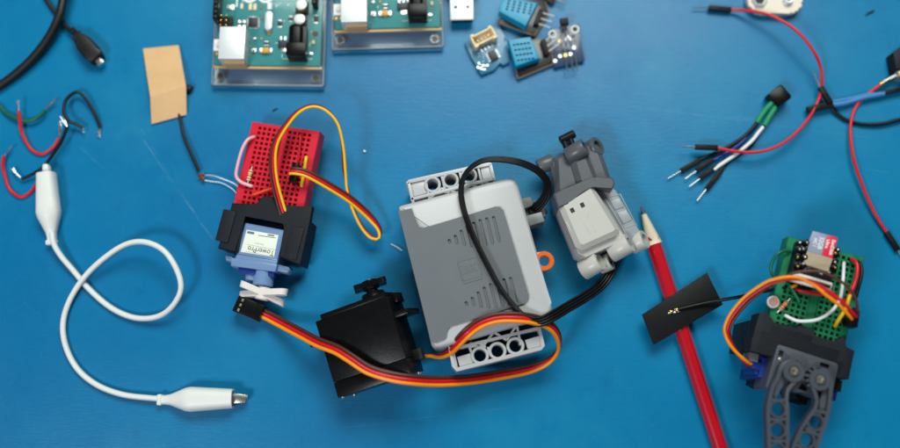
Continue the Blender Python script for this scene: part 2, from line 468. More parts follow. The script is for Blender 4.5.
loose('black wire curled into a hook beside the red wires', [(83, 128, 3), (76, 124, 4), (69, 121, 5), (64, 112, 5.5), (66, 100, 5), (76.6, 92, 4), (86, 99, 3), (95, 114, 2), (100.6, 128, 1)], [[(83, 128, 3), (83.5, 133, 2.6)], [(100.6, 128, 1), (98.5, 137, .7)]], M['blackwire'], .85)
loose('black wire sweeping down to the left over the white clip tip', [(67, 127, 7), (63, 138, 7), (58, 147, 6.5), (44, 166, 5), (31, 175, 3), (22, 179, 2.2)], [[(22, 179, 2.2), (17, 175, 2.2), (12, 169.5, 2.4)], [(67, 127, 7), (65, 121, 7), (62, 117, 6.6)]], M['blackwire'], .8)
loose('red wire curling from the left edge under the white clip boot', [(4, 156, 2.5), (3, 164, 2), (4, 172, 1.5), (9, 188, 1), (16, 195, .9), (22, 197, .9), (30, 193, .9), (36, 185, .9), (41, 178, .9), (50, 174, .9)], [[(4, 156, 2.5), (8, 151, 3), (12, 147, 3)]], M['w_red'], .85)

# ---------------------------------------------------------------- white crocodile clip lead
t = thing('test_lead', 'white crocodile clip lead looped once on the blue bench', 'test lead', 120, 310)
MB(ID, M['white_sil']).tube(wire([(52, 232, 5), (54, 244, 5), (61, 256, 4), (72, 269, 2.6), (91, 291, 1.6), (113, 309, 1.6), (136, 318, 2.5), (158, 316.5, 5), (173, 305.5, 9), (181, 288, 12.5), (176, 268, 14), (163, 250, 14), (144, 242, 13), (124.5, 245, 11), (102, 260, 8), (83, 279, 5), (69, 302, 3), (63, 324.5, 2), (66, 347, 1.6), (77.5, 369, 1.5), (97, 385, 1.6), (122, 394.5, 2.2), (149, 398, 3), (166, 399, 3.6)]), 1.38, 14).build('cable', t)
def boot(rt, px, py, rz, L, jaw):
    f = Frame(px, py, 0, rz)            # +x runs from the cable to the jaw
    b = MB(f.M, M['white_sil']); n = 20; prof = []
    for u in range(15):
        x = u/14*L
        w = 2.3 if x < 4 else 2.3+(6.1-2.3)*min(1, (x-4)/10)
        if x > L-22: w = 6.1-(x-(L-22))/22*1.5
        h = 2.3 if x < 3 else 2.3+(4.9-2.3)*min(1, (x-3)/11)
        prof.append((x, w, h))
    vs = []; fs = []
    for x, w, h in prof:
        for k in range(n):
            a = 2*math.pi*k/n; ca, sa = math.cos(a), math.sin(a)
            e = .75
            vs.append((x, w*math.copysign(abs(ca)**e, ca), h+.1+h*math.copysign(abs(sa)**e, sa)))
    for i in range(len(prof)-1):
        for k in range(n):
            j = (k+1) % n; fs.append((i*n+k, i*n+j, (i+1)*n+j, (i+1)*n+k))
    fs.append(list(range(n))[::-1])
    m = len(vs); x, w, h = prof[-1]                        # open end: an inner lip going back in
    for dx, q in ((.2, .86), (-5, .8)):
        for k in range(n):
            a = 2*math.pi*k/n; ca, sa = math.cos(a), math.sin(a)
            vs.append((x+dx, q*w*math.copysign(abs(ca)**.75, ca), h+.1+q*h*math.copysign(abs(sa)**.75, sa)))
    for i0, i1 in (((len(prof)-1)*n, m), (m, m+n)):
        for k in range(n):
            j = (k+1) % n; fs.append((i0+k, i0+j, i1+j, i1+k))
    fs.append([m+n+k for k in range(n)])
    b.add(vs, fs)
    b.box(-.2, 0, .6, 2.6, 5.4, 4.4, bev=1.0)
    o = b.build('clip_boot', rt, 60)
    if jaw:
        j = MB(f.M, M['steel'])
        for zz, sl in ((2.6, 0), (6.2, -.9)):
            pp = [(L-6, -2.4), (L+3, -2.2), (L+6.5, -1.5), (L+6.5, 1.5), (L+3, 2.2), (L-6, 2.4)]
            j.prism(pp, zz-.4+sl*.5, zz+.4+sl*.5, .15)
        for k in range(5):
            for sgn in (-1, 1):
                j.box(L+1.0+k*1.15, sgn*1.7, 3.4, .6, .7, 2.0, bev=.1)
        j.build('jaw', rt)
    else:
        j = MB(f.M, M['white_sil']); j.prism([(L-5, -1.8), (L+4.2, -1.5), (L+5, -.8), (L+5, .8), (L+4.2, 1.5), (L-5, 1.8)], 2.5, 6.3, .7); j.build('jaw', rt)
boot(t, 162, 400, 1.0, 35.5, True)
boot(t, 54, 243, 97, 34.5, False)

# ---------------------------------------------------------------- tan paper backed antenna
t = thing('adhesive_antenna', 'tan paper backed flat antenna with a thin black lead', 'antenna', 165, 82)
b = MB(ID, M['paper'])
top = [P(143, 48.5, 2.0), P(178.6, 45, 2.0)]; fold = [P(150.2, 97, 5.0), P(186, 86, 5.0)]; low = [P(151.5, 124, 1.2), P(186.5, 114.5, 1.2)]
vs = top+fold+low; th = Vector((0, 0, .35)); q = [v for v in vs]+[v-th for v in vs]
b.add(q, [(0, 1, 3, 2), (2, 3, 5, 4), (7, 6, 8, 9), (9, 8, 10, 11), (0, 2, 8, 6), (2, 4, 10, 8), (1, 7, 9, 3), (3, 9, 11, 5), (0, 6, 7, 1), (4, 5, 11, 10)])
b.build('paper_liner', t, 20)
b = MB(ID, M['pcb_black']); b.prism([(p.x, p.y) for p in PX([(145, 50), (177.5, 47), (185, 86), (185, 113.5), (153, 122), (150, 97)])], .2, .8); b.build('antenna_film', t)
b = MB(ID, M['rubber']); b.blob(P(188.5, 88, 2.0), 2.0, sc=(1.3, 1, .8), jit=.06); b.build('solder_cover', t)
MB(ID, M['blackwire']).tube(wire([(179, 114, .9), (180.5, 120, 1.2), (184, 136, 2), (192, 155, 2.4), (199, 171, 2)]), .85, 10).build('antenna_cable', t)
b = MB(ID, M['copper'])
for k in range(9): b.blob(P(201+random.uniform(-2.6, 2.6), 176.5+random.uniform(-2.6, 2.8), 1.6+random.uniform(0, 1)), random.uniform(.5, 1.2), jit=.15, sub=1)
for k in range(7):
    a = random.uniform(0, 6.3); b.tube([P(201, 176, 2), P(201+5*math.cos(a), 176+4*math.sin(a), 2+random.uniform(0, 1.5))], .14, 5)
b.build('frayed_braid', t)
b = MB(ID, M['tin'])
b.tube(wire([(204, 175, 2), (212, 175.5, 3), (219, 177.5, 3.5), (233, 183, 3), (241, 189, 2)]), .2, 8)
b.tube(wire([(204, 180, 1.5), (213, 181.5, 1.4), (222, 183, 1.4), (233, 189.5, 1.2), (238, 196, 1)]), .2, 8)
b.build('bare_lead', t)

# ---------------------------------------------------------------- teal microcontroller boards on clear plates
def controller_board(px, py, rz, label, seed):
    """px,py: photo position of the lower left corner of the acrylic plate; x right, y up the board."""
    rnd = random.Random(seed)
    t = thing('microcontroller_board', label, 'circuit board', px+56, py-30, 'teal boards on clear plates')
    f = Frame(px, py, 1.5, rz); g = f.M
    k = 1/1.94        # photo pixels to millimetres on the board
    A = lambda x, y: ((x-212.7)*k, (86.5-y)*k)
    ac = MB(g, M['acrylic']); ac.box(28.5, 40, 0, 57, 80, 3.0, bev=.35)
    for hx, hy in ((221, 77), (315, 78)):
        x, y = A(hx, hy)
        ac.ring(x, y, 2.4, 1.5, 3.0, 3.3, 20, bev=.1)
    ao = ac.build('base_plate', t)
    fe = MB(g, M['frosted'])
    fe.box(28.5, .25, .3, 56, .5, 2.75, bev=.1); fe.box(.25, 40, .3, .5, 79, 2.75, bev=.1); fe.box(56.75, 40, .3, .5, 79, 2.75, bev=.1)
    fe.build('plate_edge', ao)
    for hx, hy in ((221, 77), (315, 78)):
        sc = MB(g, M['deep']); x, y = A(hx, hy); sc.cyl(x, y, .2, 3.06, 1.45, n=16); sc.build('plate_hole_fill', t)  # dark filler added to stand for the open hole through the plate
    z = 6.2
    b = MB(g, M['pcb_teal'])
    x0, y0 = A(217.5, 69); x1, _ = A(320.5, 69)
    b.prism([(x0, y0), (x1, y0), (x1, 78), (x0, 78)], z, z+1.5, .1)
    b.cur = M['tan_edge']; b.box((x0+x1)/2, y0-.7, z-1.0, x1-x0+1.5, 1.3, 1.5, bev=.2)
    b.cur = M['inkwhite']
    for i in range(34):                                   # small printed legends and outlines
        xx = rnd.uniform(x0+2, x1-4); yy = rnd.uniform(y0+3, 44)
        b.box(xx, yy, z+1.5, rnd.uniform(.6, 2.6), rnd.uniform(.12, .35), .03, rot=rnd.choice((0, 90)))
    cx, cy = A(248, -4)
    b.M = g @ Matrix.Diagonal((1, 1, .1, 1)); b.ring(cx, cy, 4.4, 3.0, (z+1.5)*10, (z+1.54)*10, bev=.1); b.ring(cx+8.2, cy, 4.4, 3.0, (z+1.5)*10, (z+1.54)*10, bev=.1); b.M = g
    x, y = A(235.8, 2); b.box(x, y, z+1.5, .8, 7, .03)
    b.box(*A(298, 62)[:2], z+1.5, 15, .2, .03)
    bo = b.build('printed_circuit_board', t)
    pz = z+1.5
    for sx, sy in ((221, 58), (315, 60), (221, 10)):
        st = MB(g, M['deep']); x, y = A(sx, sy); st.cyl(x, y, 3, z, 1.6, n=12); st.build('standoff', t)
    # usb socket
    b = MB(g, M['tin']); xa, ya = A(225, 69.5); xb, yb = A(250, 40)
    b.box((xa+xb)/2, (ya+yb)/2+.6, pz, xb-xa, yb-ya+1.6, 10.8, bev=.35)
    b.cur = M['tan_edge']; b.box((xa+xb)/2+.9, ya-.7, pz+.2, xb-xa-2.4, 1.8, 8.0, bev=.3)
    b.build('usb_socket', t)
    # power jack
    b = MB(g, M['black_gloss']); x, y = A(299, 49)
    b.box(x, y, pz, 9, 17, 6.2, bev=.5); b.box(x-.4, y+2, pz+5.2, 6.6, 13, 5, bev=2.2, seg=3)
    x, y = A(299, 58.5); b.box(x, y, pz, 9.6, 6.4, 10.8, bev=.5)
    b.cur = M['deep']; b.rod((x, y-3.4, pz+6.6), (x, y-3, pz+6.6), 3.1)
    b.build('power_jack', t)
    # reset button
    b = MB(g, M['inkwhite']); x, y = A(220.5, 50); b.box(x, y, pz, 4.6, 6.0, 2.2, bev=.3)
    b.cur = M['snapcream']; b.cyl(x+.4, y, pz+2.2, pz+3.4, 1.3, n=16, bev=.2)
    b.cur = M['gold']
    for d in (-1.4, 1.4): b.box(x+d*.8, y-4.0, pz, 1.2, 1.8, .5, bev=.1)
    b.build('reset_button', t)
    # pin header block
    b = MB(g, M['black']); x, y = A(227, 29)
    b.box(x, y, pz, 6.6, 8.2, 2.6, bev=.3); b.cur = M['gold']
    for i in (-1, 0, 1):
        for j in (-1, 1): b.box(x+j*1.35, y+i*2.54, pz+2.4, .64, .64, 6, bev=.15)
    b.build('pin_header', t)
    b = MB(g, M['black_gloss']); x, y = A(219, 26); b.box(x, y+26, pz, 2.6, 54, 8.4, bev=.2)
    b.cur = M['deep']
    for i in range(20): b.box(A(219, 0)[0], A(0, 25)[1]+i*2.54, pz+8.35, 1.1, 1.1, .1)
    b.build('socket_strip', t); b = MB(g, M['black_gloss'])
    x, y = A(314.5, 11); b.box(x, y+20, pz, 2.6, 40, 8.4, bev=.2)
    b.cur = M['deep']
    for i in range(14): b.box(A(314.5, 0)[0], A(0, 9)[1]+i*2.54, pz+8.35, 1.1, 1.1, .1)
    b.build('socket_strip', t)
    # chips, crystal and the rest
    b = MB(g, M['chip']); x, y = A(253, 25); b.box(x, y, pz, 5, 5, .9, bev=.1)
    b.cur = M['solder']
    for i in range(8):
        for sg in (-1, 1):
            b.box(x-2.1+i*.6, y+sg*2.8, pz, .28, .7, .3); b.box(x+sg*2.8, y-2.1+i*.6, pz, .7, .28, .3)
    b.build('chip', t)
    b = MB(g, M['tin']); x, y = A(269, 25)
    b.prism([(x+1.9*math.cos(a)+0, y+(3.2 if math.sin(a) >= 0 else -3.2)+1.9*math.sin(a)) for a in [2*math.pi*(i+.5)/20 for i in range(20)]], pz, pz+3.4, .5)
    b.build('crystal', t)
    for cx_, cy_ in ((301, 10), (300, 25)):
        b = MB(g, M['chip']); x, y = A(cx_, cy_); b.box(x, y, pz, 6.6, 6.6, .9, bev=.6)
        b.cur = M['capside']; b.cyl(x, y, pz+.8, pz+5.6, 3.1, n=28, bev=.35)
        b.cur = M['tin']; b.cyl(x, y, pz+5.55, pz+5.75, 2.75, n=28, bev=.1)
        b.cur = M['ink']; b.prism([(x+2.7*math.cos(a), y+2.7*math.sin(a)) for a in [R(q) for q in range(60, 121, 10)]], pz+5.75, pz+5.8)
        b.build('capacitor', t)
    b = MB(g, M['chip']); x, y = A(285, 47.5); b.box(x, y, pz, 6.4, 3.4, 1.6, bev=.2)
    b.cur = M['solder']
    for i in (-1, 0, 1): b.box(x+i*2.2, y+2.9, pz, 1.0, 2.6, .5, bev=.15)
    b.box(x, y-3, pz, 3.4, 2.8, .5, bev=.15)
    b.build('voltage_regulator', t)
    b = MB(g, M['tant']); x, y = A(266.5, 54.5); b.box(x, y, pz, 3.4, 2.7, 1.9, bev=.15)
    b.cur = M['solder']; b.box(x-2.5, y, pz, 1.6, 2.6, 1.0, bev=.2); b.box(x+2.5, y, pz, 1.6, 2.6, 1.0, bev=.2)
    b.build('fuse', t)
    b = MB(g, M['tant']); x, y = A(269, 36); b.cyl(x, y, pz, pz+.5, .9, n=12)
    for cx_, cy_, w, h_, m in ((241, 8.5, 1.4, 2.8, 'snapcream'), (249.5, 9, 1.6, 3.4, 'cream'), (254, 9, 1.6, 3.4, 'cream'), (268.5, 8, 2.2, 3.6, 'inkwhite'),
                            (260, 10, 1, 2, 'capside'), (279.5, 26, 2.3, 2.8, 'chip'), (290, 21, 2.3, 1.9, 'chip'), (267, 46.5, 2.6, 1.4, 'chip'),
                            (230, 10, 3.6, 2.6, 'solder'), (239, 25, 1.7, 1.7, 'solder'), (243.5, 25, 1.7, 1.7, 'solder'), (239, 29.5, 1.7, 1.3, 'solder'), (243.5, 29.5, 1.7, 1.3, 'solder'),
                            (315, 21, 2.2, 3.2, 'chip'), (262, 42, .8, 1.2, 'tant'), (262, 20, .7, 2, 'capside'), (255, 42, 1.4, .9, 'solder'), (255, 54.5, 2.2, 2.2, 'solder'), (313, 45, 1.2, 2, 'cream'), (311, 57, 1.8, 1.4, 'solder')):
        b.cur = M[m]; x, y = A(cx_, cy_); b.box(x, y, pz, w, h_, .7, bev=.12)
        if m == 'chip':
            b.cur = M['solder']; b.box(x, y-h_*.6, pz, w*.8, .5, .4); b.box(x, y+h_*.6, pz, w*.8, .5, .4)
    x, y = A(314.5, 36); b.cur = M['deep']; b.cyl(x, y, pz, pz+.05, 1.6, n=18); b.cur = M['pcb_teal']; b.ring(x, y, 2.0, 1.6, pz, pz+.08, 18, bev=.02)
    x, y = A(255, 54.5); b.cur = M['deep']; b.cyl(x, y, pz+.7, pz+.75, .7, n=14)
    b.build('surface_component', t)
    return t
controller_board(212.7, 86.5, -.7, 'teal circuit board whose clear plate reaches furthest down, above the red breadboard', 3)
controller_board(332.5, 51.5, 1.6, 'teal circuit board showing only its lower part, beside the silver plug', 4)

# ---------------------------------------------------------------- silver usb plug
t = thing('usb_plug', 'silver rectangular plug with two small square holes', 'plug', 462, 5)
f = Frame(462, 19.5, 7.5, 1.2); b = MB(f.M, M['tin'])
b.box(0, 8.5, -4.5, 11.8, 17, 4.5, bev=.3)
b.build('metal_shell', t)
b = MB(f.M, M['deep']); b.box(0, -.02, -4.1, 11, .3, 3.6); b.build('opening', t)
b = MB(f.M, M['ink']);
for dx in (-3.1, 3.1): b.box(dx, 6.8, -.02, 1.7, 1.5, .06)
b.build('shell_hole', t)
b = MB(f.M, M['black']); b.box(0, 28, -7.4, 16, 24, 8.4, bev=1); b.build('plug_body', t)

# ---------------------------------------------------------------- small sensor boards
t = thing('sensor_board', 'light blue sensor board carrying a cream socket and small chip', 'circuit board', 487, 50)
f = Frame(487.5, 50, 1.2, 27)
b = MB(f.M, M['pcb_sky'])
sq = f.L([(464.5, 42.5), (491, 27), (500, 29), (506, 40), (509.5, 62.5), (494, 69), (493, 71), (481, 75.5)])
pts = [sq[0], sq[1], sq[2], f.l(505, 37), f.l(503.5, 41), f.l(507, 44), sq[4], f.l(503, 66), f.l(500, 63), f.l(496, 68.5), sq[6], sq[7], f.l(474, 62), f.l(471.5, 58.5), f.l(469, 53)]
b.prism(pts, 0, 1.4, .1)
b.cur = M['inkwhite']
for i in range(12): b.box(random.uniform(-6, 7), random.uniform(-8, 4), 1.4, random.uniform(.5, 1.6), .2, .04, rot=random.choice((0, 90)))
b.build('printed_circuit_board', t)
b = MB(f.M, M['cream']); x, y = f.l(483, 38.5, 4)
b.box(x, y+2.2, 1.4, 12.4, .9, 6.4, bev=.2); b.box(x, y-2.4, 1.4, 12.4, .9, 5.2, bev=.2); b.box(x, y, 1.4, 12, 4.4, 1.4)
for sg in (-1, 1): b.box(x+sg*5.8, y, 1.4, .9, 5.4, 6.4, bev=.2); b.box(x+sg*5.2, y-2.9, 1.4, 2.2, 1.6, 6.2, bev=.2); b.box(x+sg*5, y+2.6, 1.4, 1.8, 1.4, 6.8, bev=.2)
b.build('socket', t)
b = MB(f.M, M['solder'])
for i in range(4): b.box(x-3+i*2, y-.2, 2.4, .5, .5, 3.2, bev=.1); b.box(x-3+i*2, y-4.2, 1.5, .6, 2.2, .5)
b.build('pin', t)
b = MB(f.M, M['chip']); x, y = f.l(493, 55.5, 2); b.box(x, y, 1.6, 3.9, 5, 1.6, bev=.15); b.cur = M['solder']
for i in range(4):
    for sg in (-1, 1): b.box(x+sg*2.6, y-1.8+i*1.2, 1.4, 1.3, .5, .6, bev=.1)
b.build('chip', t)
b = MB(f.M, M['solder'])
for q in ((479, 64), (483, 66), (481, 69), (484, 70), (487, 66), (478, 68)):
    x, y = f.l(*q, 1.4); b.box(x, y, 1.4, 1.6, 1.1, .6, bev=.2, rot=random.choice((0, 90)))
b.build('surface_component', t)

def humidity_sensor(label, fr, board, case, seed, pin_a, pin_d, lean):
    t = thing('humidity_sensor', label, 'sensor', case[0][0]+12, case[0][1]+12, 'blue humidity sensors')
    f = fr
    b = MB(f.M, M['pcb_black']); b.prism(f.L(board), 0, 1.5, .1)
    b.cur = M['pcb_edge']
    L = f.L(board); 
    for i in range(len(L)):
        p, q = L[i], L[(i+1) % len(L)]; b.rod((p[0], p[1], .75), (q[0], q[1], .75), .5, n=6)
    b.build('printed_circuit_board', t)
    hs = 7.0
    L = f.L(case, hs); b = MB(f.M, M['dht']); b.prism(L, 1.6, hs, .5)
    o = b.build('sensor_case', t)
    cut = MB(f.M, M['ink'])
    p0, p1, p3 = Vector(L[0]), Vector(L[1]), Vector(L[3])
    for i in range(5):
        for j in range(4):
            c_ = p0+(p1-p0)*(.2+.16*i)+(p3-p0)*(.22+.19*j)
            ang = math.degrees(math.atan2((p1-p0).y, (p1-p0).x)); cut.box(c_.x, c_.y, hs-1.2, 1.3, .95, 3, rot=ang)
    boolean(o, cut.build('cutter'))
    b = MB(f.M, M['black']); L2 = f.L(pin_a, 3); c_ = Vector(L2[0]); e = Vector(L2[-1])
    ang = math.degrees(math.atan2((e-c_).y, (e-c_).x)); m_ = (c_+e)/2
    b.box(m_.x, m_.y, 1.5, (e-c_).length+2.4, 2.5, 2.6, rot=ang, bev=.2); b.build('pin_header', t)
    b = MB(f.M, M['tin'])
    dd = Vector(f.l(pin_a[0][0]+pin_d[0], pin_a[0][1]+pin_d[1], 3))-c_
    for q in L2: b.rod((q[0], q[1], 3), (q[0]+dd.x, q[1]+dd.y, 3+lean), .36, n=8)
    b.build('pin', t)
    return t
fA = Frame(520, 20, 2.2, -25, ry=0, rx=-6)
humidity_sensor('blue perforated humidity sensor nearest the top edge with bright pins', fA, [(500, 23.5), (534, 36), (548, 14), (543, -4), (508, -16)],
                [(503, -4), (538.5, 3.5), (525.5, 26), (499, 11)][0:1]+[(538, 2.5), (526, 26), (499, 11)], 1, [(540.5, 12), (538.5, 17.5), (536.5, 23)], (13, 6.5), 2.5)
fB = Frame(530, 58, 1.6, 18, ry=0)
humidity_sensor('blue humidity sensor tilted beside the cream socket board', fB, [(513, 52), (518, 78.5), (553, 64), (549, 40), (520, 42)],
                [(508, 39.5), (530.5, 36.5), (540, 58), (515.5, 66.5)], 2, [(543.5, 42), (545, 47.5), (546.5, 53)], (12, -7.5), 3)

t = thing('sensor_board', 'dark blue sensor board with a three legged black component', 'circuit board', 567, 48)
f = Frame(566, 47, 1.2, 8); b = MB(f.M, M['pcb_blue'])
b.prism(f.L([(549, 31), (577.5, 25), (584.5, 61.5), (554, 68.5)]), 0, 1.5, .1)
for q in ((552.5, 34), (575, 29)):
    x, y = f.l(*q, 1.5); b.cur = M['inkwhite']; b.ring(x, y, 2.1, 1.4, 1.5, 1.55, 18, bev=.02); b.cur = M['ink']; b.cyl(x, y, 1.5, 1.53, 1.4, n=18)
b.build('printed_circuit_board', t)
b = MB(f.M, M['black']); x, y = f.l(564, 22.5, 4); b.box(x, y, 3, 4.2, 3.6, 3.2, bev=.3); b.build('component', t)
b = MB(f.M, M['metal'])
for k, (x2, y2) in enumerate(((562, 47), (566.5, 46), (571, 45.5))):
    a_ = f.l(562+k*2.2, 26, 4.4); c_ = f.l(561+k*4.6, 38, 3.6); d_ = f.l(x2, y2, 1.5)
    b.tube(spline([(a_[0], a_[1], 4.4), (c_[0], c_[1], 4), (d_[0], d_[1], 1.6)], .8), .28, 8)
b.build('lead', t)
b = MB(f.M, M['solder'])
for q in ((560, 56), (565.5, 55), (570.5, 54), (575, 41), (569, 37), (560, 41), (574, 47.5), (558, 50), (555, 61)):
    x, y = f.l(*q, 1.5); b.ring(x, y, .9, .4, 1.5, 1.7, 14, bev=.05, mat=random.choice((M['solder'], M['gold'], M['capside'])))
for q in ((563, 50.5), (568, 50), (572, 51), (573, 36)):
    x, y = f.l(*q, 1.5); b.box(x, y, 1.5, 1.6, .9, .6, bev=.15, mat=M['chip'])
b.build('solder_pad', t)
b = MB(f.M, M['metal'])
for a_, c_ in (((565, 57, 2), (567.5, 72, 3)), ((570.5, 56, 2), (573, 71, 3)), ((575, 54.5, 2), (577.5, 70, 3))):
    p = f.l(a_[0], a_[1], 2.6); q = f.l(c_[0], c_[1], 3.2); b.rod((p[0], p[1], 2.4), (q[0], q[1], 3.6), .33, n=8)
b.build('pin', t)
t = thing('sensor_board', 'dark corner of a board cut off by the top edge above the sensors', 'circuit board', 548, -4)
f = Frame(548, -5, 1.2, -28); b = MB(f.M, M['pcb_black'])
b.prism(f.L([(532, -20), (541, -2), (553, 6), (557, -4), (548, -26)]), 0, 1.5, .1); b.build('printed_circuit_board', t)
b = MB(f.M, M['metal'])
for k in range(3):
    p = f.l(553+k*1.5, -2-k*3.5, 2.5); q = f.l(565+k*1.5, 2.5-k*3.5, 3); b.rod((p[0], p[1], 2.4), (q[0], q[1], 3), .33, n=8)
b.build('pin', t)

# ---------------------------------------------------------------- battery snap, top edge
t = thing('battery_snap', 'ivory nine volt battery snap with two metal contacts at top edge', 'battery connector', 775, 2)
f = Frame(775, -1, 5.2, -1.5); b = MB(f.M, M['snapcream'])
out = []
hw, hh, rr = 14.2, 7.6, 7.2
for sx_, sy_, a0 in ((1, -1, -90), (1, 1, 0), (-1, 1, 90), (-1, -1, 180)):
    for q in range(0, 91, 10): out.append((sx_*(hw-rr)+rr*math.cos(R(a0+q)), sy_*(hh-rr)+rr*math.sin(R(a0+q))))
b.prism(out, -4, 0, .9, both=True, seg=3); b.build('snap_plate', t)
b = MB(f.M, M['tin']); x, y = f.l(759.5, 0, 1)
b.lathe(x, y, [(4.2, 0), (4.2, .5), (3.9, 1.6), (3.4, 2.1), (2.6, 1.6), (2.4, .3)], 6, caps=False); b.cur = M['ink']; b.cyl(x, y, -.1, .35, 2.5, n=16); b.build('socket_contact', t)
b = MB(f.M, M['tin']); x, y = f.l(788, 0, 1)
b.lathe(x, y, [(3.0, 0), (2.7, .5), (2.2, .8), (2.1, 2.0), (2.4, 2.4), (2.0, 2.8), (1.2, 2.7), (1.1, 1.2)], 20, caps=False); b.cur = M['ink']; b.cyl(x, y, -.1, 1.2, 1.2, n=12); b.build('stud_contact', t)

# ---------------------------------------------------------------- jumper wires
def male_end(root, base, tip, pin, z=1.3, w=2.5, z1=None, pz=None):
    """black square housing from base to tip (photo px) with a metal pin on to pin"""
    a = P(base[0], base[1], z if z1 is None else z1); c = P(tip[0], tip[1], z); 
    d = c-a; Ld = d.length; q = d.to_track_quat('X', 'Z').to_matrix().to_4x4()
    T = Matrix.Translation(a) @ q
    h = MB(T, M['black']); h.box(Ld/2, 0, -w/2, Ld, w, w, bev=.25); h.box(Ld*.55, 0, w/2-.05, Ld*.3, w*.5, .12, bev=.05); o = h.build('pin_housing', root)
    if pin:
        e = P(pin[0], pin[1], z if pz is None else pz)
        p = MB(ID, M['metal']); p.rod(c-(c-a).normalized(), e, .34, .3, 8); p.build('pin', o)
    return o
t = thing('jumper_wire', 'long red jumper wire arching from the battery snap down across the four pin probe', 'jumper wire', 790, 60)
MB(ID, M['w_red']).tube(wire([(728, 9.6, 2.2), (738, 10, 3.5), (747.6, 10.6, 5.5), (767, 14, 9), (787, 23.7, 11.5), (802, 36, 12.5), (814.6, 53, 11), (820.5, 67, 8), (822, 81, 5.5), (820.5, 94, 4), (814.6, 108, 4), (808, 119, 5), (795, 134, 6), (778, 146, 7), (757, 152, 7.2), (737, 151.3, 6.5), (716, 147.8, 6)]), .8, 12).build('sleeve', t)
male_end(t, (731, 10), (708.5, 7.8), (693, 7.6), 2.2)
male_end(t, (717.5, 147.8), (695, 146.9), (681, 146.4), 6)
t = thing('jumper_wire', 'red jumper wire running from the right edge down to a black end', 'jumper wire', 862, 170)
MB(ID, M['w_red']).tube(wire([(884, 81, 3), (878.5, 86, 3), (866, 95.5, 2.4), (856.5, 106, 2.2), (851.5, 119, 2.6), (850.5, 136, 3.4), (854, 160, 4), (862, 184, 3.6), (874, 212, 2.4), (887, 233, 1.6)]), .8, 12).build('sleeve', t)
male_end(t, (886, 232), (898, 250.5), (907, 264), 1.6)
o = male_end(t, (898, 75.5), (884.5, 82), None, 3.4, 1.9)
MB(ID, M['gold']).rod(P(889, 79, 4.3), P(880, 84.6, 3.4), .95, .8, 12).build('pin_sleeve', t)
MB(ID, M['tin']).rod(P(899, 73.6, 4.6), P(884, 81.6, 4.1), .8, .8, 12).build('metal_sleeve', t)
t = thing('jumper_wire', 'blue jumper wire lying flat from a black end to the right edge', 'jumper wire', 850, 102)
MB(ID, M['w_blue']).tube(wire([(829, 104.5, 3.4), (838, 104.2, 3.4), (847, 102.5, 3.2), (858, 99, 3.2), (868, 96.5, 3.2), (884, 93.4, 3)]), 1.35, 12).build('sleeve', t)
MB(ID, M['w_blue']).tube(wire([(829, 101.5, 3.0), (838, 100.6, 2.9), (852, 97.8, 3), (868, 94.2, 3), (880, 93.4, 3)]), .8, 10).build('sleeve', t)
male_end(t, (832.5, 104.6), (807, 110), None, 3.2, 3.1)
male_end(t, (881, 93.6), (906, 88), None, 3, 2.2)
t = thing('jumper_wire', 'black jumper wire curving from crossed black ends to the right edge', 'jumper wire', 860, 122)
MB(ID, M['blackwire']).tube(wire([(829, 101, 2.4), (833, 110, 1.6), (839, 115.5, 1.2), (847, 120.5, 1.1), (862, 124.3, 1.3), (881.6, 124, 1.8), (900, 119.5, 2), (925, 113, 2)]), .95, 12).build('sleeve', t)
male_end(t, (830, 103), (820, 87), (812.5, 71), 4.6, 2.7, pz=6)
# something with a beige shoulder cut off by the right edge
t = thing('plug', 'dark grey and tan plug cut off by the right edge', 'plug', 903, 62)
f = Frame(905, 60, 0, 58); b = MB(f.M, M['print_black']); b.prism(f.L([(893, 52), (904, 44), (925, 44), (925, 70), (896, 69)], 9), 0, 9, 1.2); b.build('plug_body', t)
b = MB(f.M, M['slot']); b.prism(f.L([(897, 68), (925, 68), (925, 80), (899, 76)], 7), 0, 7, .8); b.build('plug_collar', t)

# ---------------------------------------------------------------- four pin probe
t = thing('sensor_probe', 'black headed probe with green sleeves and four pin ended wires', 'sensor', 745, 135)
f = Frame(775, 100, 0, -52)
b = MB(f.M, M['black_gloss'])
hx = [(-4.3, -3.4), (-2.8, -4.6), (2.8, -4.6), (4.3, -3.4), (4.3, 3.6), (2.6, 4.6), (-2.6, 4.6), (-4.3, 3.6)]
b.prism([(-4.2, -4.3), (4.2, -4.3), (4.4, 3.6), (3.4, 4.5), (-3.4, 4.5), (-4.4, 3.6)], .6, 8.6, .8, both=True, seg=2); b.build('probe_head', t)
b = MB(ID, M['w_teal']); b.tube(wire([(773, 102, 5), (767, 108, 4.5), (761, 116, 4), (757, 122.5, 3.6)]), 1.45, 12); b.build('shrink_tube', t)
b = MB(ID, M['w_teal']); b.tube(wire([(777, 105, 5), (773, 111, 4.5), (768, 119, 4), (764.5, 125.5, 3.6)]), 1.5, 12); b.build('shrink_tube', t)
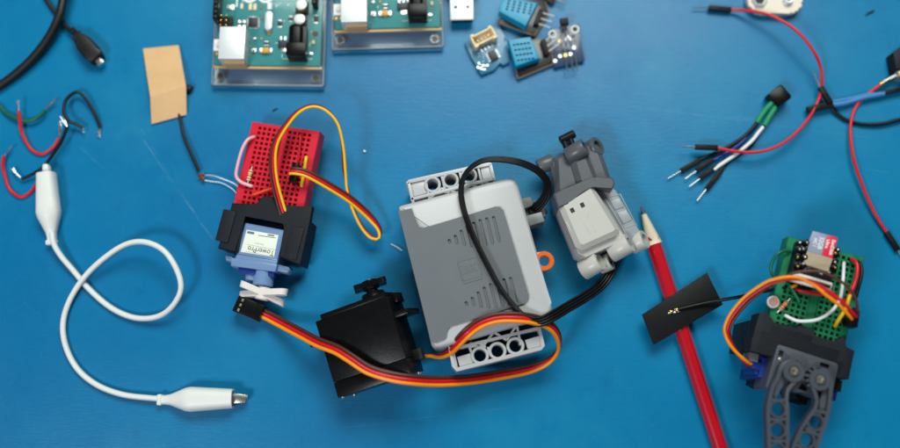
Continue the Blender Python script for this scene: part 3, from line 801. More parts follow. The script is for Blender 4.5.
for m, pts, hb, ht, pn in (
    ('blackwire', [(757, 123, 3.6), (752, 129, 3.4), (743, 137.5, 3), (728, 147, 2.2), (712, 154.5, 2), (697, 161, 2)], (700, 160.3), (681, 171), (668, 178.6)),
    ('w_navy', [(756, 125, 3.2), (750, 133, 2.5), (742, 142, 2.4), (730, 151, 2.3), (710, 162, 2.2)], (713, 160), (696.5, 171), (685.5, 178.8)),
    ('w_white', [(763, 127, 4.2), (758, 133, 4.4), (751.6, 141, 4.6), (737, 153.5, 4), (720, 165, 3.2), (714, 170, 3)], (717, 167), (700, 178.6), (689.5, 186.6)),
    ('blackwire', [(762, 128, 3), (752, 144, 2), (741, 153, 1.6), (727, 163, 1.6), (718, 174, 1.6)], (720.5, 171.5), (706.5, 189), (697, 201))):
    MB(ID, M[m]).tube(wire(pts), .95, 12).build('sleeve', t)
    male_end(t, hb, ht, pn, 2.4 if m != 'blackwire' else 1.7, 2.6)

# ---------------------------------------------------------------- flecks on the bench
tag(MB(ID, M['blackwire']).tube(wire([(866, 15, .4), (870, 12.5, .5), (874, 10.4, .4)]), .45, 6).tube(wire([(868, 12, .4), (872, 12.5, .5), (874, 10, .4)]), .3, 6).build('wire_scrap'), 'tiny black scrap of wire insulation alone near the top right corner', 'scrap', 'small debris on the bench')
tag(MB(ID, M['blackwire']).tube(wire([(272.5, 111, .3), (275, 109.5, .35), (277.5, 108.6, .3)]), .35, 6).build('wire_scrap'), 'tiny black fleck just above the red breadboard', 'scrap', 'small debris on the bench')
tag(MB(ID, M['solder']).blob(P(364.5, 151.5, .5), .7, sc=(1.3, 1, .6), jit=.2, sub=1).build('solder_fleck'), 'tiny pale fleck right of the looping orange wire', 'scrap', 'small debris on the bench')
tag(MB(ID, M['fluff']).tube(wire([(391, 244, .4), (397, 247, 1.2), (402, 250.5, 1.4)]), .35, 6).build('wire_scrap'), 'short white strand poking out left of the grey battery box', 'scrap', 'small debris on the bench')

# ---------------------------------------------------------------- breadboards
def breadboard(name_label, fr, cols_w, rows, thick, mm, lens, gap, contact, chan, pitch=2.54, hole=1.55, group='mini breadboards'):
    """fr: frame with origin at the centre of the top face; x across (two blocks of five), y along the rows."""
    t = thing('breadboard', name_label, 'breadboard', *lens, group)
    b = MB(fr.M, mm); W, Lh = cols_w/2, rows*pitch/2+1.4
    xs = [(-gap/2-(4-i)*pitch-pitch/2) for i in range(5)]+[(gap/2+i*pitch+pitch/2) for i in range(5)]
    z = 0; dp = -2.6
    def quad(x0, y0, x1, y1): b.add([(x0, y0, z), (x1, y0, z), (x1, y1, z), (x0, y1, z)], [(0, 1, 2, 3)])
    ys = [-(rows-1)/2*pitch+j*pitch for j in range(rows)]
    y0, y1 = ys[0]-pitch/2, ys[-1]+pitch/2
    h = hole/2; p = pitch/2
    for x in xs:
        for y in ys:
            o = [(x-p, y-p, z), (x+p, y-p, z), (x+p, y+p, z), (x-p, y+p, z)]
            i_ = [(x-h, y-h, z), (x+h, y-h, z), (x+h, y+h, z), (x-h, y+h, z)]
            c_ = [(x-h, y-h, z-.0), (x+h, y-h, z), (x+h, y+h, z), (x-h, y+h, z)]
            d_ = [(a, q, dp) for a, q, _ in i_]
            fs = [(k, (k+1) % 4, 4+(k+1) % 4, 4+k) for k in range(4)]+[(4+k, 4+(k+1) % 4, 8+(k+1) % 4, 8+k) for k in range(4)]
            b.add(o+i_+d_, fs)
            b.add(d_, [(0, 1, 2, 3)], mat=contact)
    xa, xb = xs[0]-p, xs[4]+p; xc, xd = xs[5]-p, xs[9]+p; e = .35
    quad(-W+e, -Lh+e, xa, Lh-e); quad(xd, -Lh+e, W-e, Lh-e)
    for u, v in ((xa, xb), (xc, xd)): quad(u, -Lh+e, v, y0); quad(u, y1, v, Lh-e)
    g0 = -1.8                                            # the middle channel
    b.add([(xb, -Lh+e, 0), (xb, Lh-e, 0), (xb, Lh-e, g0), (xb, -Lh+e, g0), (xc, -Lh+e, 0), (xc, Lh-e, 0), (xc, Lh-e, g0), (xc, -Lh+e, g0)],
          [(0, 1, 2, 3), (4, 7, 6, 5), (3, 2, 6, 7)])
    top = [(-W+e, -Lh+e, 0), (W-e, -Lh+e, 0), (W-e, Lh-e, 0), (-W+e, Lh-e, 0)]
    mid = [(-W, -Lh, -e), (W, -Lh, -e), (W, Lh, -e), (-W, Lh, -e)]; bot = [(x, y, -thick) for x, y, _ in mid]
    b.add(top+mid+bot, [(k, 4+k, 4+(k+1) % 4, (k+1) % 4) for k in range(4)]+[(4+k, 8+k, 8+(k+1) % 4, 4+(k+1) % 4) for k in range(4)]+[(11, 10, 9, 8)])
    for q in chan: b.box(*q, mat=mm)
    b.build('board_block', t, 30)
    return t, xs, ys
RF = Frame(276, 171, 14.0, -10.5, ry=-8)
rb, RX, RY = breadboard('red mini breadboard held in a black holder, servo cable plugged in', RF, 35.5, 17, 9.2, M['red_bb'], (285, 170), 3.0, M['red_bb'], [])


def seg(f, name, mm, a, c, r, z, hz=None, mid=None, cat='jumper wire', label='', group='short wires plugged into the breadboards', px=True):
    """a short plugged wire as a thing of its own"""
    t = thing('jumper_wire', label, cat, a[0], a[1], group)
    pts = [(a[0], a[1], z-2)]+[(p[0], p[1], p[2]) for p in (mid or [(a[0], a[1], z+.6), (c[0], c[1], z+.6)])]+[(c[0], c[1], z-2)]
    MB(ID, M[mm]).tube(wire(pts, .6), r, 10).build('sleeve', t); return t
def zb(fr, px, py, h=0):
    x, y = fr.l(px, py, h); return fr.w(x, y, h).z
z_ = lambda x, y, h=.8: zb(RF, x, y, h)
seg(RF, '', 'w_pink', (254, 137), (251, 186), .85, 14, mid=[(253.5, 137, z_(253, 137, 1.5)), (247.5, 140, 15.5), (242, 150, 16), (237.5, 166, 15.5), (236.3, 176, 14.5), (241, 182, 14), (251, 186, z_(251, 186, 1.5))], label='pale pink wire bowing out of the left side of the red breadboard')
seg(RF, '', 'w_redorange', (254, 194.5), (273, 188), .8, z_(262, 191), label='short vermilion wire low on the red breadboard beside the black holder')
seg(RF, '', 'w_yellow', (306, 159), (302, 184), .9, z_(304, 170), label='short yellow wire on the right of the red breadboard')
seg(RF, '', 'w_red', (300.5, 136), (298.5, 161), .55, z_(299, 150), label='thin red wire lying flat on the red breadboard right block')
def resistor(label, a, c, fr, r=1.0, cols=('resbody', 'resbrown', 'resorange')):
    t = thing('resistor', label, 'resistor', a[0], a[1], 'striped resistors on the breadboards')
    A = P(a[0], a[1], zb(fr, *a, 1.6)); Bq = P(c[0], c[1], zb(fr, *c, 1.6)); d = Bq-A
    b = MB(ID, M[cols[0]]); pr = [(.22, r*.8), (.27, r*1.12), (.36, r*1.1), (.42, r*.9), (.6, r*.9), (.66, r*1.1), (.75, r*1.12), (.8, r*.8)]
    b.tube([A+d*u for u, _ in pr], r, 14, radii=[q for _, q in pr]); b.build('resistor_body', t)
    for u, m in ((.31, 1), (.45, 2), (.55, 1), (.70, 1)):
        k = MB(ID, M[cols[m]]); rr = r*1.16 if u < .4 or u > .65 else r*.95
        k.rod(A+d*(u-.025), A+d*(u+.025), rr, n=14); k.build('colour_band', t)
    MB(ID, M['tin']).tube([A-Vector((0, 0, 2.5)), A, A+d, Bq-Vector((0, 0, 2.5))], .26, 8).build('lead', t)
resistor('small tan striped resistor standing on the red breadboard', (252, 166.5), (247.5, 184), RF, 1.0, ('cream', 'resbrown', 'tant'))

# ---------------------------------------------------------------- black printed holder and the blue servo
t = thing('servo_holder', 'black printed holder clasping the red breadboard and blue servo', 'holder', 265, 235)
HF = Frame(265, 235, 18.5, -13, ry=-6)
b = MB(HF.M, M['print_black'])
C_ = [(232, 202.5), (217.5, 248), (236.5, 252), (244, 214), (287, 222.5), (278, 256), (300.5, 265), (309.5, 221), (312.5, 206), (296, 206), (277, 206), (274.5, 197), (264, 195.5), (258.5, 199), (256.5, 206)]
b.prism(HF.L(C_), -4.3, 0, .9, seg=3)
b.prism(HF.L([(231, 208), (218.3, 247.4), (235.7, 251.2), (243, 214)]), -15, -4.31)
b.prism(HF.L([(288, 222.5), (279, 255.4), (299.6, 264), (309.2, 220)]), -16.5, -4.31)
for q in ((226, 226, -13), (294, 243, -13)):
    x, y = HF.l(q[0], q[1]); b.box(x, y, -.2, 6.6, 15.8, 1.0, bev=.45)
b.build('holder_frame', t)
t = thing('micro_servo', 'small translucent blue servo with white horn held in the black holder', 'servo', 262, 250)
SF = Frame(262, 245, 15.0, -11.5, ry=-5)
b = MB(SF.M, M['bluetr'])
b.prism(SF.L([(245, 222.5), (285.5, 230), (283, 243), (277.8, 261), (236.5, 254)]), -11, 0, .7)
b.prism(SF.L([(236.5, 254), (277.8, 261), (276, 266.5), (235, 259)]), -11.5, .3, .5)
b.build('servo_case', t)
b = MB(SF.M, M['bluetr'])
b.prism(SF.L([(231.5, 257.5), (277.5, 264.5), (275.5, 272), (231, 266)], 0), -10, .6, .5)
b.build('flange', t)
b = MB(SF.M, M['bluetr'])
b.prism(SF.L([(224.5, 254.5), (232.5, 256), (232, 262), (225.5, 260.5)], -2), -9, -2, .9); b.build('mounting_ear', t); b = MB(SF.M, M['bluetr']); b.prism(SF.L([(276, 263.5), (289, 266.5), (290.5, 269.5), (287.5, 273), (276, 271)], -2), -9, -2, .9)
b.build('mounting_ear', t)
b = MB(SF.M, M['bluepl'])
b.prism(SF.L([(238, 266), (275, 271), (273.5, 277), (238.5, 273)], -1), -10, -1, .5); b.build('gear_case', t)
b = MB(SF.M, M['bluetr']); q = SF.l(264, 270, -4); e = SF.l(262, 286, -4)
b.rod((q[0], q[1], -5), (e[0], e[1], -5), 5.0, bev=.5, n=28); q2 = SF.l(252, 270, -5); e2 = SF.l(251, 281, -5); b.rod((q2[0], q2[1], -5.5), (e2[0], e2[1], -5.5), 3.2, bev=.4, n=20)
b.build('output_boss', t)
h = MB(SF.M, M['white_pl'])
hx, hy = SF.l(262, 292.5, -3)
def arm(x0, z0, x1, z1, yy, w0, w1, dy=0):
    n = 10; d = Vector((x1-x0, z1-z0)); L = d.length; d /= L; q = Vector((-d.y, d.x)); pts = []
    for a_ in range(-90, 91, 18): pts.append(Vector((x1, z1))+d*w1*math.cos(R(a_))-q*w1*math.sin(R(-a_)))
    pts = [Vector((x0, z0))-q*w0]+pts+[Vector((x0, z0))+q*w0]
    sl = lambda p: dy*(p-Vector((x0, z0))).dot(d)/L
    vs = [(p.x, yy-1.5+sl(p), p.y) for p in pts]+[(p.x, yy+1.5+sl(p), p.y) for p in pts]; m = len(pts)
    h.add(vs, [list(range(m)), list(range(2*m-1, m-1, -1))]+[(i, i+m, (i+1) % m+m, (i+1) % m) for i in range(m)])
arm(hx, -5, hx-8.6, -2.6, hy, 3.2, 2.7, 1.7); arm(hx, -5, hx-9.3, -7.4, hy-.4, 3.2, 2.7, -1.9)
arm(hx, -5, hx+9.6, -2.6, hy, 3.2, 2.8, 1.9); arm(hx, -5, hx+8.2, -7.4, hy-.4, 3.2, 2.7, -2.1)
h.rod((hx, hy-3.4, -5), (hx, hy+3, -5), 3.4, bev=.4, n=24)
T_ = h
h.build('servo_horn', t, 30)
lb = MB(SF.M, M['label']); lb.prism(SF.L([(246.7, 229.7), (278.5, 235.2), (274, 257.3), (240.7, 251.8)]), .0, .12, .03); lo = lb.build('label_sticker', t)
b = MB(SF.M, M['inkblue']); x, y = SF.l(250.8, 232.8); b.box(x, y, .12, 3.6, 1.2, .03, rot=0)
b.cur = M['ink']
x, y = SF.l(267, 236.3); b.box(x, y-.2, .12, 8.8, .3, .03, rot=2); x, y = SF.l(270, 235.6); b.box(x+.5, y+.2, .12, 3.4, .55, .03, rot=2)
x, y = SF.l(260.5, 250.7); b.text('TowerPro', x+.2, y, .13, 3.9, 180, sx=.82, ext=.02)
x, y = SF.l(247, 248.5)
b.cur = M['inkblue']; x, y = SF.l(259.5, 244); b.text('Micro Servo', x, y, .13, .9, 180, ext=.02)
x, y = SF.l(260.2, 250.6)
for dy in (-1.75, 1.75): b.box(x+.2, y+dy, .12, 14.4, .14, .03)
b.build('lettering', lo)
cw = [(290, 171, 24, 0), (296, 171, 25, 0), (308.6, 174.5, 24, 0), (330, 186.5, 20, 0), (351, 200, 15, 5), (369, 216, 10, 20), (379, 229, 8, 60), (379, 238, 8, 100), (372, 237.5, 8.4, 120), (362, 227, 9.5, 110), (353, 209, 12, 100), (347.5, 190, 15, 95), (344.5, 169, 18, 70), (343, 147.6, 21, 78), (338, 124, 24, 95), (326, 110, 26, 110), (312, 106, 27, 120), (298, 112, 27.5, 130), (285.5, 126, 27, 140), (276, 142, 26, 150), (272.8, 159, 25, 165), (274.5, 181, 22.5, 175), (281, 206, 19.5, 180), (287, 223, 16.5, 180), (289, 232, 12, 180)]
ribbon_wires(t, cw, ['w_yellow', 'w_red', 'w_brown'], .70, ['yellow_wire', 'red_wire', 'brown_wire'], 1.95)
b = MB(RF.M, M['black_gloss']); x, y = RF.l(295, 173.5, 4)
b.box(x, y, .1, 2.7, 9.6, 7.2, bev=.25, rot=0)
b.build('cable_plug', t)

# ---------------------------------------------------------------- big black servo
t = thing('servo_motor', 'large black servo lying on its side with brown red orange cable', 'servo', 365, 348)
BF = Frame(363, 348, 25, 17.8, ry=-17)
fc = BF.L([(315, 321.5), (387.5, 296), (411, 373), (338, 399)])
x0 = (fc[0][0]+fc[3][0])/2; x1 = (fc[1][0]+fc[2][0])/2; y1 = (fc[0][1]+fc[1][1])/2; y0 = (fc[2][1]+fc[3][1])/2
b = MB(BF.M, M['black_gloss'])
TH = 19.5
def boxl(b, xa, xb, ya, yb, za, zb_, bev=.5, mat=None): b.box((xa+xb)/2, (ya+yb)/2, za, xb-xa, yb-ya, zb_-za, bev=bev, mat=mat)
boxl(b, x0, x1, y0+7.5, y1, -TH, 0, .6)
boxl(b, x0, x1, y0, y0+7.35, -TH, 0, .6)
boxl(b, x0+2.6, x1-1.2, y1-.4, y1+2.6, -TH+1, -1.2, .8)
b.build('servo_case', t)
b = MB(BF.M, M['black_gloss'])
ty = y1-9.5
boxl(b, x0-6.5, x0+.3, ty-1.3, ty+1.3, -TH+.4, -1.0, .5); b.build('mounting_tab', t); b = MB(BF.M, M['black_gloss']); boxl(b, x1-.3, x1+7, ty-1.3, ty+1.3, -TH+.4, -1.0, .5)
b.build('mounting_tab', t)
b = MB(BF.M, M['black_gloss']); boxl(b, x1-.2, x1+2.4, y1-3.5, y1+1.2, -TH+4, -6, .5); b.build('side_lug', t)
b = MB(BF.M, M['black_gloss']); sx_ = x1-9.8
b.rod((sx_, y1+1.5, -TH/2), (sx_, y1+5, -TH/2), 6.2, 5.6, bev=.5, n=28); b.rod((sx_, y1+4, -TH/2), (sx_, y1+9, -TH/2), 2.9, bev=.2, n=24); b.build('output_shaft', t)
h = MB(BF.M, M['black_gloss'])
for a_ in (25, 115, 205, 295):
    ux, uz = math.cos(R(a_)), math.sin(R(a_)); qx, qz = -uz, ux; L = 10.2; pts = []
    for d_, w_ in ((0, 3.4), (L-1.8, 2.0), (L-.5, 1.5), (L, .6), (L, -.6), (L-.5, -1.5), (L-1.8, -2.0), (0, -3.4)): pts.append((sx_+ux*d_+qx*w_, -TH/2+uz*d_+qz*w_))
    m = len(pts); vs = [(p[0], y1+7.6, p[1]) for p in pts]+[(p[0], y1+10, p[1]) for p in pts]
    h.add(vs, [list(range(m)), list(range(2*m-1, m-1, -1))]+[(i, i+m, (i+1) % m+m, (i+1) % m) for i in range(m)])
h.rod((sx_, y1+6.5, -TH/2), (sx_, y1+11, -TH/2), 4.2, bev=.3, n=24)
ho = h.build('servo_horn', t, 25)
b = MB(BF.M, M['steel']); b.rod((sx_, y1+10.8, -TH/2), (sx_, y1+11.5, -TH/2), 2.2, n=18); b.build('horn_screw', ho)
for ax, az in ((x0+2, -1.9), (x1-1.6, -1.9), (x1-1.6, -TH+3), (x0+2, -TH+3)):
    b = MB(BF.M, M['metal']); b.rod((ax, y0-.9, az), (ax, y0+.3, az), 1.25, bev=.25, n=14); b.build('screw', t)
b = MB(BF.M, M['rubber']); b.box(x1+1.6, y0+8, -15.5, 5, 5.4, 4.2, bev=.8); b.build('strain_relief', t)
e0 = BF.w(x1+3.5, y0+8, -13.4)
cw = [(256, 310, 5.2, 0), (268, 316, 5.4, 0), (283, 324, 8, 0), (300, 333, 14, 0), (318, 342.5, 21, 0), (336, 349.5, 25.5, -4), (350, 358, 28, -6), (368, 369.5, 30, -6), (390, 376.5, 31.2, 0), (412, 380, 30, 5), (440, 381.5, 23, 5), (470, 379.5, 15, 0), (500, 375, 9.5, 10), (530, 369, 9, 30), (549, 361, 11.5, 60), (558.5, 349.5, 16, 95), (558, 336, 23, 130), (549, 325, 29, 155), (534, 319.5, 33.5, 172), (516, 317.5, 35.8, 180), (497, 318, 36.2, 180), (480, 323.5, 36, 180), (467, 333, 34.8, 172), (456.5, 344, 30, 160), (449, 351.5, 24, 140), (440, 355.5, 18, 115), (431, 355.5, 14.5, 100), (424, 356.5, 13.5, 95)]
ribbon_wires(t, cw, ['w_orange', 'w_red', 'w_brown'], .92, ['orange_wire', 'red_wire', 'brown_wire'], 1.93)
PF_ = Frame(247.5, 308, 9.6, -22, rx=0, ry=2)
b = MB(PF_.M, M['black_gloss']); b.box(.4, 0, -7.4, 13.6, 8.2, 7.4, bev=.4)
po = b.build('cable_plug', t)
b = MB(PF_.M, M['steel'])
for i in (-1, 0, 1): b.box(-3.7, i*2.54, -.02, 1.0, 1.2, .08, bev=.02)
b.build('socket_contact', po)

# ---------------------------------------------------------------- grey battery box
t = thing('battery_box', 'large light grey battery box with mid grey vented lid', 'battery box', 475, 262)
F0 = Frame(475, 262, 0, 15.5)
def WL(pts, z): return [(p.x, p.y) for p in PX(pts, z)]
ZT = 31.0
body_px = [(398.5, 207.5), (401.5, 205.6), (506, 178.5), (511, 178.2), (515.5, 180.5), (518, 185), (551, 303), (552, 309), (550, 314.5), (545, 318), (441, 348), (434.5, 348), (431.5, 345)]
b = MB(ID, M['lgrey']); b.prism(WL(body_px, ZT-2), 1.2, ZT, 2.2, seg=4); bo = b.build('box_body', t)
# light seam along the left wall
# lid
lid_px = [(398.3, 211.5), (411.6, 208.3), (417.5, 223.5), (419.5, 227), (423.5, 228), (495.5, 206.6), (500, 206.8), (503.6, 210.5), (529, 295.5), (528.5, 300.5), (524.5, 303.4), (453, 325.3), (448.5, 328.5), (447, 332.5), (446.3, 338.3), (434.2, 343.2), (431, 341)]
b = MB(ID, M['mgrey']); b.prism(WL(lid_px, ZT+1.1), ZT-3.2, ZT+1.1, .7, seg=3); lid = b.build('battery_lid', t)
wl = MB(ID, M['mgrey']); wl.prism(WL([(398.2, 211.5), (402, 210.5), (435, 341.5), (431, 342.5)], ZT-1), 2.5, ZT-1.0, 1.5); wl.build('battery_lid_side', t)
cut = MB(ID, M['mgrey'])
def slot_(cx, cy, L, w=3.4):
    v = Vector((.235, .972))      # photo direction down the box
    u = Vector((v.y, -v.x)); pts = []
    for a_ in range(0, 360, 20):
        c_, s_ = math.cos(R(a_)), math.sin(R(a_)); l_ = max(L/2-w/2, 0)*(1 if s_ >= 0 else -1)
        p = Vector((cx, cy))+u*c_*w/2+v*(s_*w/2+l_); pts.append((p.x, p.y))
    cut.prism(WL(pts, ZT+1.1), ZT+.06, ZT+3)
for i, L in enumerate((5, 10, 17, 23, 26, 28, 28, 27)):
    slot_(449.5+i*6.7, 241.4-i*1.75, L)
for i, L in enumerate((5, 10, 17, 23, 26, 28, 28, 27)):
    slot_(466.5+i*6.7, 303.6-i*1.95, L)
boolean(lid, cut.build('cutter'))
lg = MB(ID, M['mgrey']); lg.prism(WL([(456.8, 258.8), (476, 253.6), (482.8, 278.6), (463.6, 284)], ZT+1.1), ZT+1.0, ZT+1.35, .12)
lgo = lg.build('emblem_plate', lid)
F1 = Frame(469.8, 268.8, ZT+1.35, 15.5); e = MB(F1.M, M['dgrey']); e.text('LEGO', 0, 0, 0, 5.4, 0, mat=M['mgrey'], ext=.16, sx=.62, bold=.12)
e.cur = M['mgrey']
for sg in (-1, 1): e.box(0, sg*4.6, -.05, 9.0, .35, .2); e.box(sg*4.6, 0, -.05, .35, 9.2, .2)
e.build('emblem_lettering', lgo)
def beam(px_outer, ribs, rings, ztop, zbot, ro, ri, wallw=1.5):
    """end beam: an outline wall, cross ribs and open rings, as in the photo"""
    b = MB(ID, M['lgrey'])
    for p in px_outer+ribs: b.strip(WL(p, ztop), wallw if p in px_outer else 1.1, zbot, ztop-(.0 if p in px_outer else .3), bev=.25)
    for cx, cy in rings:
        q = P(cx, cy, ztop); b.ring(q.x, q.y, ro, ri, zbot, ztop+.05, 28, bev=.3)
    return b
zt = 26
b = beam([[(407, 183.5), (409, 181), (489, 163.4), (491.5, 164.5)], [(411, 199), (494, 178.5)], [(408.5, 182), (413.5, 204)], [(490.3, 164), (495.5, 185)]],
         [[(425, 178), (430, 201)], [(441.5, 175), (446, 193)], [(459.5, 171), (464, 190)], [(478, 167), (483, 186)], [(430, 198), (441, 188)], [(441, 188), (456, 192)], [(447, 193), (459, 184)], [(462, 190), (478, 181)], [(478, 181), (492, 184)], [(466, 183), (478, 187)]],
         [(432.5, 184.3), (450.5, 180), (469, 175.5)], zt, 3, 4.0, 2.75)
b.prism(WL([(409, 183), (424, 179.5), (427, 193), (412, 197)], zt-1), zt-9, zt-1.2, .3); b.prism(WL([(480, 167), (489.5, 165), (493, 178), (483, 180.5)], zt-1), zt-9, zt-1.2, .3)
b.build('end_beam', t)
b = beam([[(449.5, 345), (453.5, 366), (456.5, 370), (541, 348.6), (543.5, 346), (539, 326)], [(449, 350), (539, 328)]],
         [[(452, 345), (457, 369)], [(469, 345), (474, 360)], [(470, 347), (484, 344)], [(484, 345), (494, 332)], [(494, 332), (507, 340)], [(507, 340), (517, 325)], [(517, 325), (521, 345)], [(488, 347), (489, 352)], [(470, 343), (486, 347)]],
         [(480, 355.5), (497.5, 351), (515.5, 346)], zt, 3, 4.2, 2.85)
b.prism(WL([(457, 357), (471, 353), (474, 363.5), (460, 368)], zt-1), zt-14, zt-1.0, .4); b.prism(WL([(525, 340), (540, 335.5), (542.5, 346), (528, 350)], zt-1), zt-14, zt-1.0, .4)
b.build('end_beam', t)
b = MB(ID, M['orange_pl']); q = P(544, 261.5, 12); k = P(531, 262, 12)
b.ring(q.x, q.y, 4.9, 2.45, 10.6, 13.4, 30, bev=.4)
b.prism(WL([(527, 253), (545, 251.6), (539.5, 256.5), (538.3, 262), (540, 266.5), (545.5, 271), (529, 272)], 13), 10.6, 13.3, .3)
b.prism(WL([(526, 240), (532, 238.5), (538.5, 263), (532, 266)], 10), 6, 13.6, .5)
b.build('switch_slider', t)

# ---------------------------------------------------------------- grey gear motor with its black flat cable
t = thing('gear_motor', 'two tone grey motor with pin holes, dark front and black flat cable', 'motor', 598, 205)
b = MB(ID, M['dgrey'])
b.prism(WL([(553, 157), (560, 152), (583, 145), (597, 143), (601, 147), (613, 181), (588, 188), (560, 204), (555.5, 198)], 21), 4, 21, 2.6, seg=1)
b.prism(WL([(570.5, 160), (588, 152.5), (600, 182), (580, 192)], 24), 12, 24.3, 2.4, seg=1)
b.prism(WL([(549.5, 161), (556, 157), (570, 195), (560, 203)], 19), 6, 19, 1.5, seg=1)
b.build('gear_housing', t)
b = MB(ID, M['dgrey']); 
b.prism(WL([(553.5, 194), (566, 187), (588, 181), (596, 176), (613, 178), (615, 184), (612, 190), (592, 185.5), (585, 192), (571.5, 198.5), (568, 204.5), (558, 208.5)], 25.8), 4, 26.5, .7, seg=1)
b.build('collar', t)
b = MB(ID, M['bgrey'])
b.prism(WL([(593, 182), (611, 187.5), (616, 190), (643, 236), (638, 247), (618, 252)], 18), 3, 18, .8)
b.build('side_cover', t)
b = MB(ID, M['warmgrey'])
b.prism(WL([(557, 203), (592, 182.5), (624, 235), (621, 242), (586, 257.5), (578, 254)], 21), 2.5, 21, 1.0, seg=2)
b.prism(WL([(557.5, 203), (592, 182.5), (620.5, 229), (617.5, 234.5), (583, 250), (576, 246.5)], 25.8), 15, 26, 2.3, seg=1)
for a_, c_ in (((580, 216), (590, 234)), ((586, 213), (588, 217)), ((594, 228), (596, 232))): b.strip(WL([a_, c_], 26), .3, 25.9, 26.12, bev=.05)
b.strip(WL([(566, 222), (578, 245)], 24), .4, 20, 24.6, bev=.1)
mb = b.build('motor_body', t)
b = MB(ID, M['bgrey']); b.strip(WL([(600, 190), (628, 238)], 18), .8, 17.8, 18.6, bev=.1)
for q_ in ([(610, 201), (619, 198), (624, 207), (615, 210)], [(617, 213), (626, 210), (632, 220), (623, 224)]): b.prism(WL(q_, 18), 17.9, 18.5, .2)
for a_, c_ in (((606, 198), (621, 194)), ((625, 228), (636, 224)), ((620, 194), (637, 226))): b.strip(WL([a_, c_], 18), .35, 17.8, 18.25, bev=.05)
b.build('cover_line', t)
b = MB(ID, M['ink'])
for q in ((572.3, 210.3), (582.4, 205)): 
    w_ = P(q[0], q[1], 26); b.M = Matrix.Translation((w_.x, w_.y, 0)) @ Matrix.Rotation(R(26), 4, 'Z'); b.box(0, 0, 25.98, 1.9, 2.3, .1)
b.build('vent_hole', mb)
def stub(name, a, c, r, hole, m='dgrey', rt=t):
    b = MB(ID, M[m]); b.rod(P(*a), P(*c), r, n=28, hole=hole); return b.build(name, rt)
stub('pin_socket', (568, 156.5, 21), (585, 146.5, 25), 4.3, 2.4)
stub('pin_socket', (589, 151, 15), (598, 145.5, 19), 4.8, 2.8)
stub('pin_socket', (538.5, 167.5, 14), (553, 161, 14), 3.9, 2.2)
b = MB(ID, M['black']); b.rod(P(563, 139, 15), P(568.5, 152, 16), 1.6, n=12, bev=.2); b.rod(P(569.5, 137, 15), P(574, 149, 16), 1.6, n=12, bev=.2); b.rod(P(560, 140.5, 15.5), P(574.5, 133.5, 15.5), 2.1, n=14, bev=.4)
b.build('connector_pin', t)
stub('beam_tube', (611, 253, 15), (630, 242.5, 20), 4.9, 2.8, 'warmgrey'); stub('beam_tube', (632, 245, 13), (645, 239, 17), 4.7, 2.8, 'warmgrey')
stub('beam_tube', (583, 270.5, 13), (600, 260.5, 18), 5.0, 2.9, 'warmgrey'); stub('beam_tube', (600, 266, 9), (611, 261, 12), 4.2, 2.4, 'warmgrey')
b = MB(ID, M['warmgrey'])
b.prism(WL([(578, 250), (588, 252), (601, 246), (602, 253), (596, 257), (598, 266), (586, 271), (581, 262)], 14), 4, 14, .6)
b.prism(WL([(610, 240), (624, 233), (640, 236), (642, 246), (618, 257), (612, 250)], 14), 5, 14.5, .6)
b.build('beam_web', t)
cw = [(613, 262, 9, 10), (609.5, 273, 9, 5), (600, 286, 11, 0), (585, 297, 17, 0), (568, 307, 25, 5), (552, 316.5, 31.5, 12), (538, 322, 33.6, 30), (524, 317, 33.6, 60), (512, 304, 33.6, 76), (500, 288, 33.9, 76), (489, 268, 34.2, 74), (475, 240, 34.2, 74), (464.5, 212, 34.4, 72), (461, 190, 35.6, 70), (466, 173, 37.5, 68), (480, 161.8, 38.5, 60), (497, 159.2, 38.5, 52), (518, 162, 37.5, 45), (536, 169.5, 34.5, 40), (546, 180, 31, 40), (547, 192, 27, 40), (541, 203, 23, 35), (534, 209, 20, 25)]
ribbon_wires(t, cw, ['blackwire']*4, .68, 'cable_core', 1.9)
b = MB(ID, M['dgrey'])
b.cur = M['plug_grey']
b.prism(WL([(519, 199), (531, 195.5), (534, 205), (523, 209)], 22), 9, 22, .6); b.prism(WL([(525, 216), (541.5, 211.5), (545, 221), (530, 226)], 21), 8, 21, .6)
b.prism(WL([(520, 205), (541, 198.5), (546, 216), (528, 222)], 17), 8, 17, .5)
cp = b.build('cable_plug', t)
b = MB(ID, M['rubber']); b.prism(WL([(526.5, 205), (537, 201.5), (541, 207), (539, 213), (530, 216)], 18), 12, 19, 1.0); b.build('strain_relief', cp)
stub('pin_socket', (541.5, 209, 13), (543.5, 214.5, 13), 2.4, 1.3, 'dgrey', cp)

# ---------------------------------------------------------------- red pencil and the black antenna patch on it
t = thing('pencil', 'red hexagonal pencil with sharpened tip under the black patch', 'pencil', 680, 330)
A = P(652.5, 239, 3.4); Bq = P(730, 477, 3.4); d = (Bq-A).normalized(); side = d.cross(Vector((0, 0, 1))).normalized(); up = side.cross(d)
def hexa(r, c, scal=None): return [c+(side*math.cos(R(60*k))+up*math.sin(R(60*k)))*r for k in range(6)]
b = MB(ID, M['pred']); r = 3.95
n6 = 8; vs = []; fs = []
def hexr(c, r, cham=.16):
    out = []
    for k in range(6):
        p = c+(side*math.cos(R(60*k))+up*math.sin(R(60*k)))*r
        for sg in (-1, 1):
            q = c+(side*math.cos(R(60*(k+sg)))+up*math.sin(R(60*(k+sg))))*r; out.append(p+(q-p)*cham)
    return out
ringA = []
for i, p in enumerate(hexr(A, r)): ringA.append(p+d*(1.6*math.cos(i*math.pi/12*2*3)+.3))
ringB = hexr(Bq+d*60, r)
vs = ringA+ringB; m = 12
b.add(vs, [(k, (k+1) % m, m+(k+1) % m, m+k) for k in range(m)]+[list(range(2*m-1, m-1, -1))]); b.build('lacquered_barrel', t, 25)
L1 = (P(641, 206.5, 3.4)-A).length; td = (P(641, 206.5, 3.4)-A).normalized()
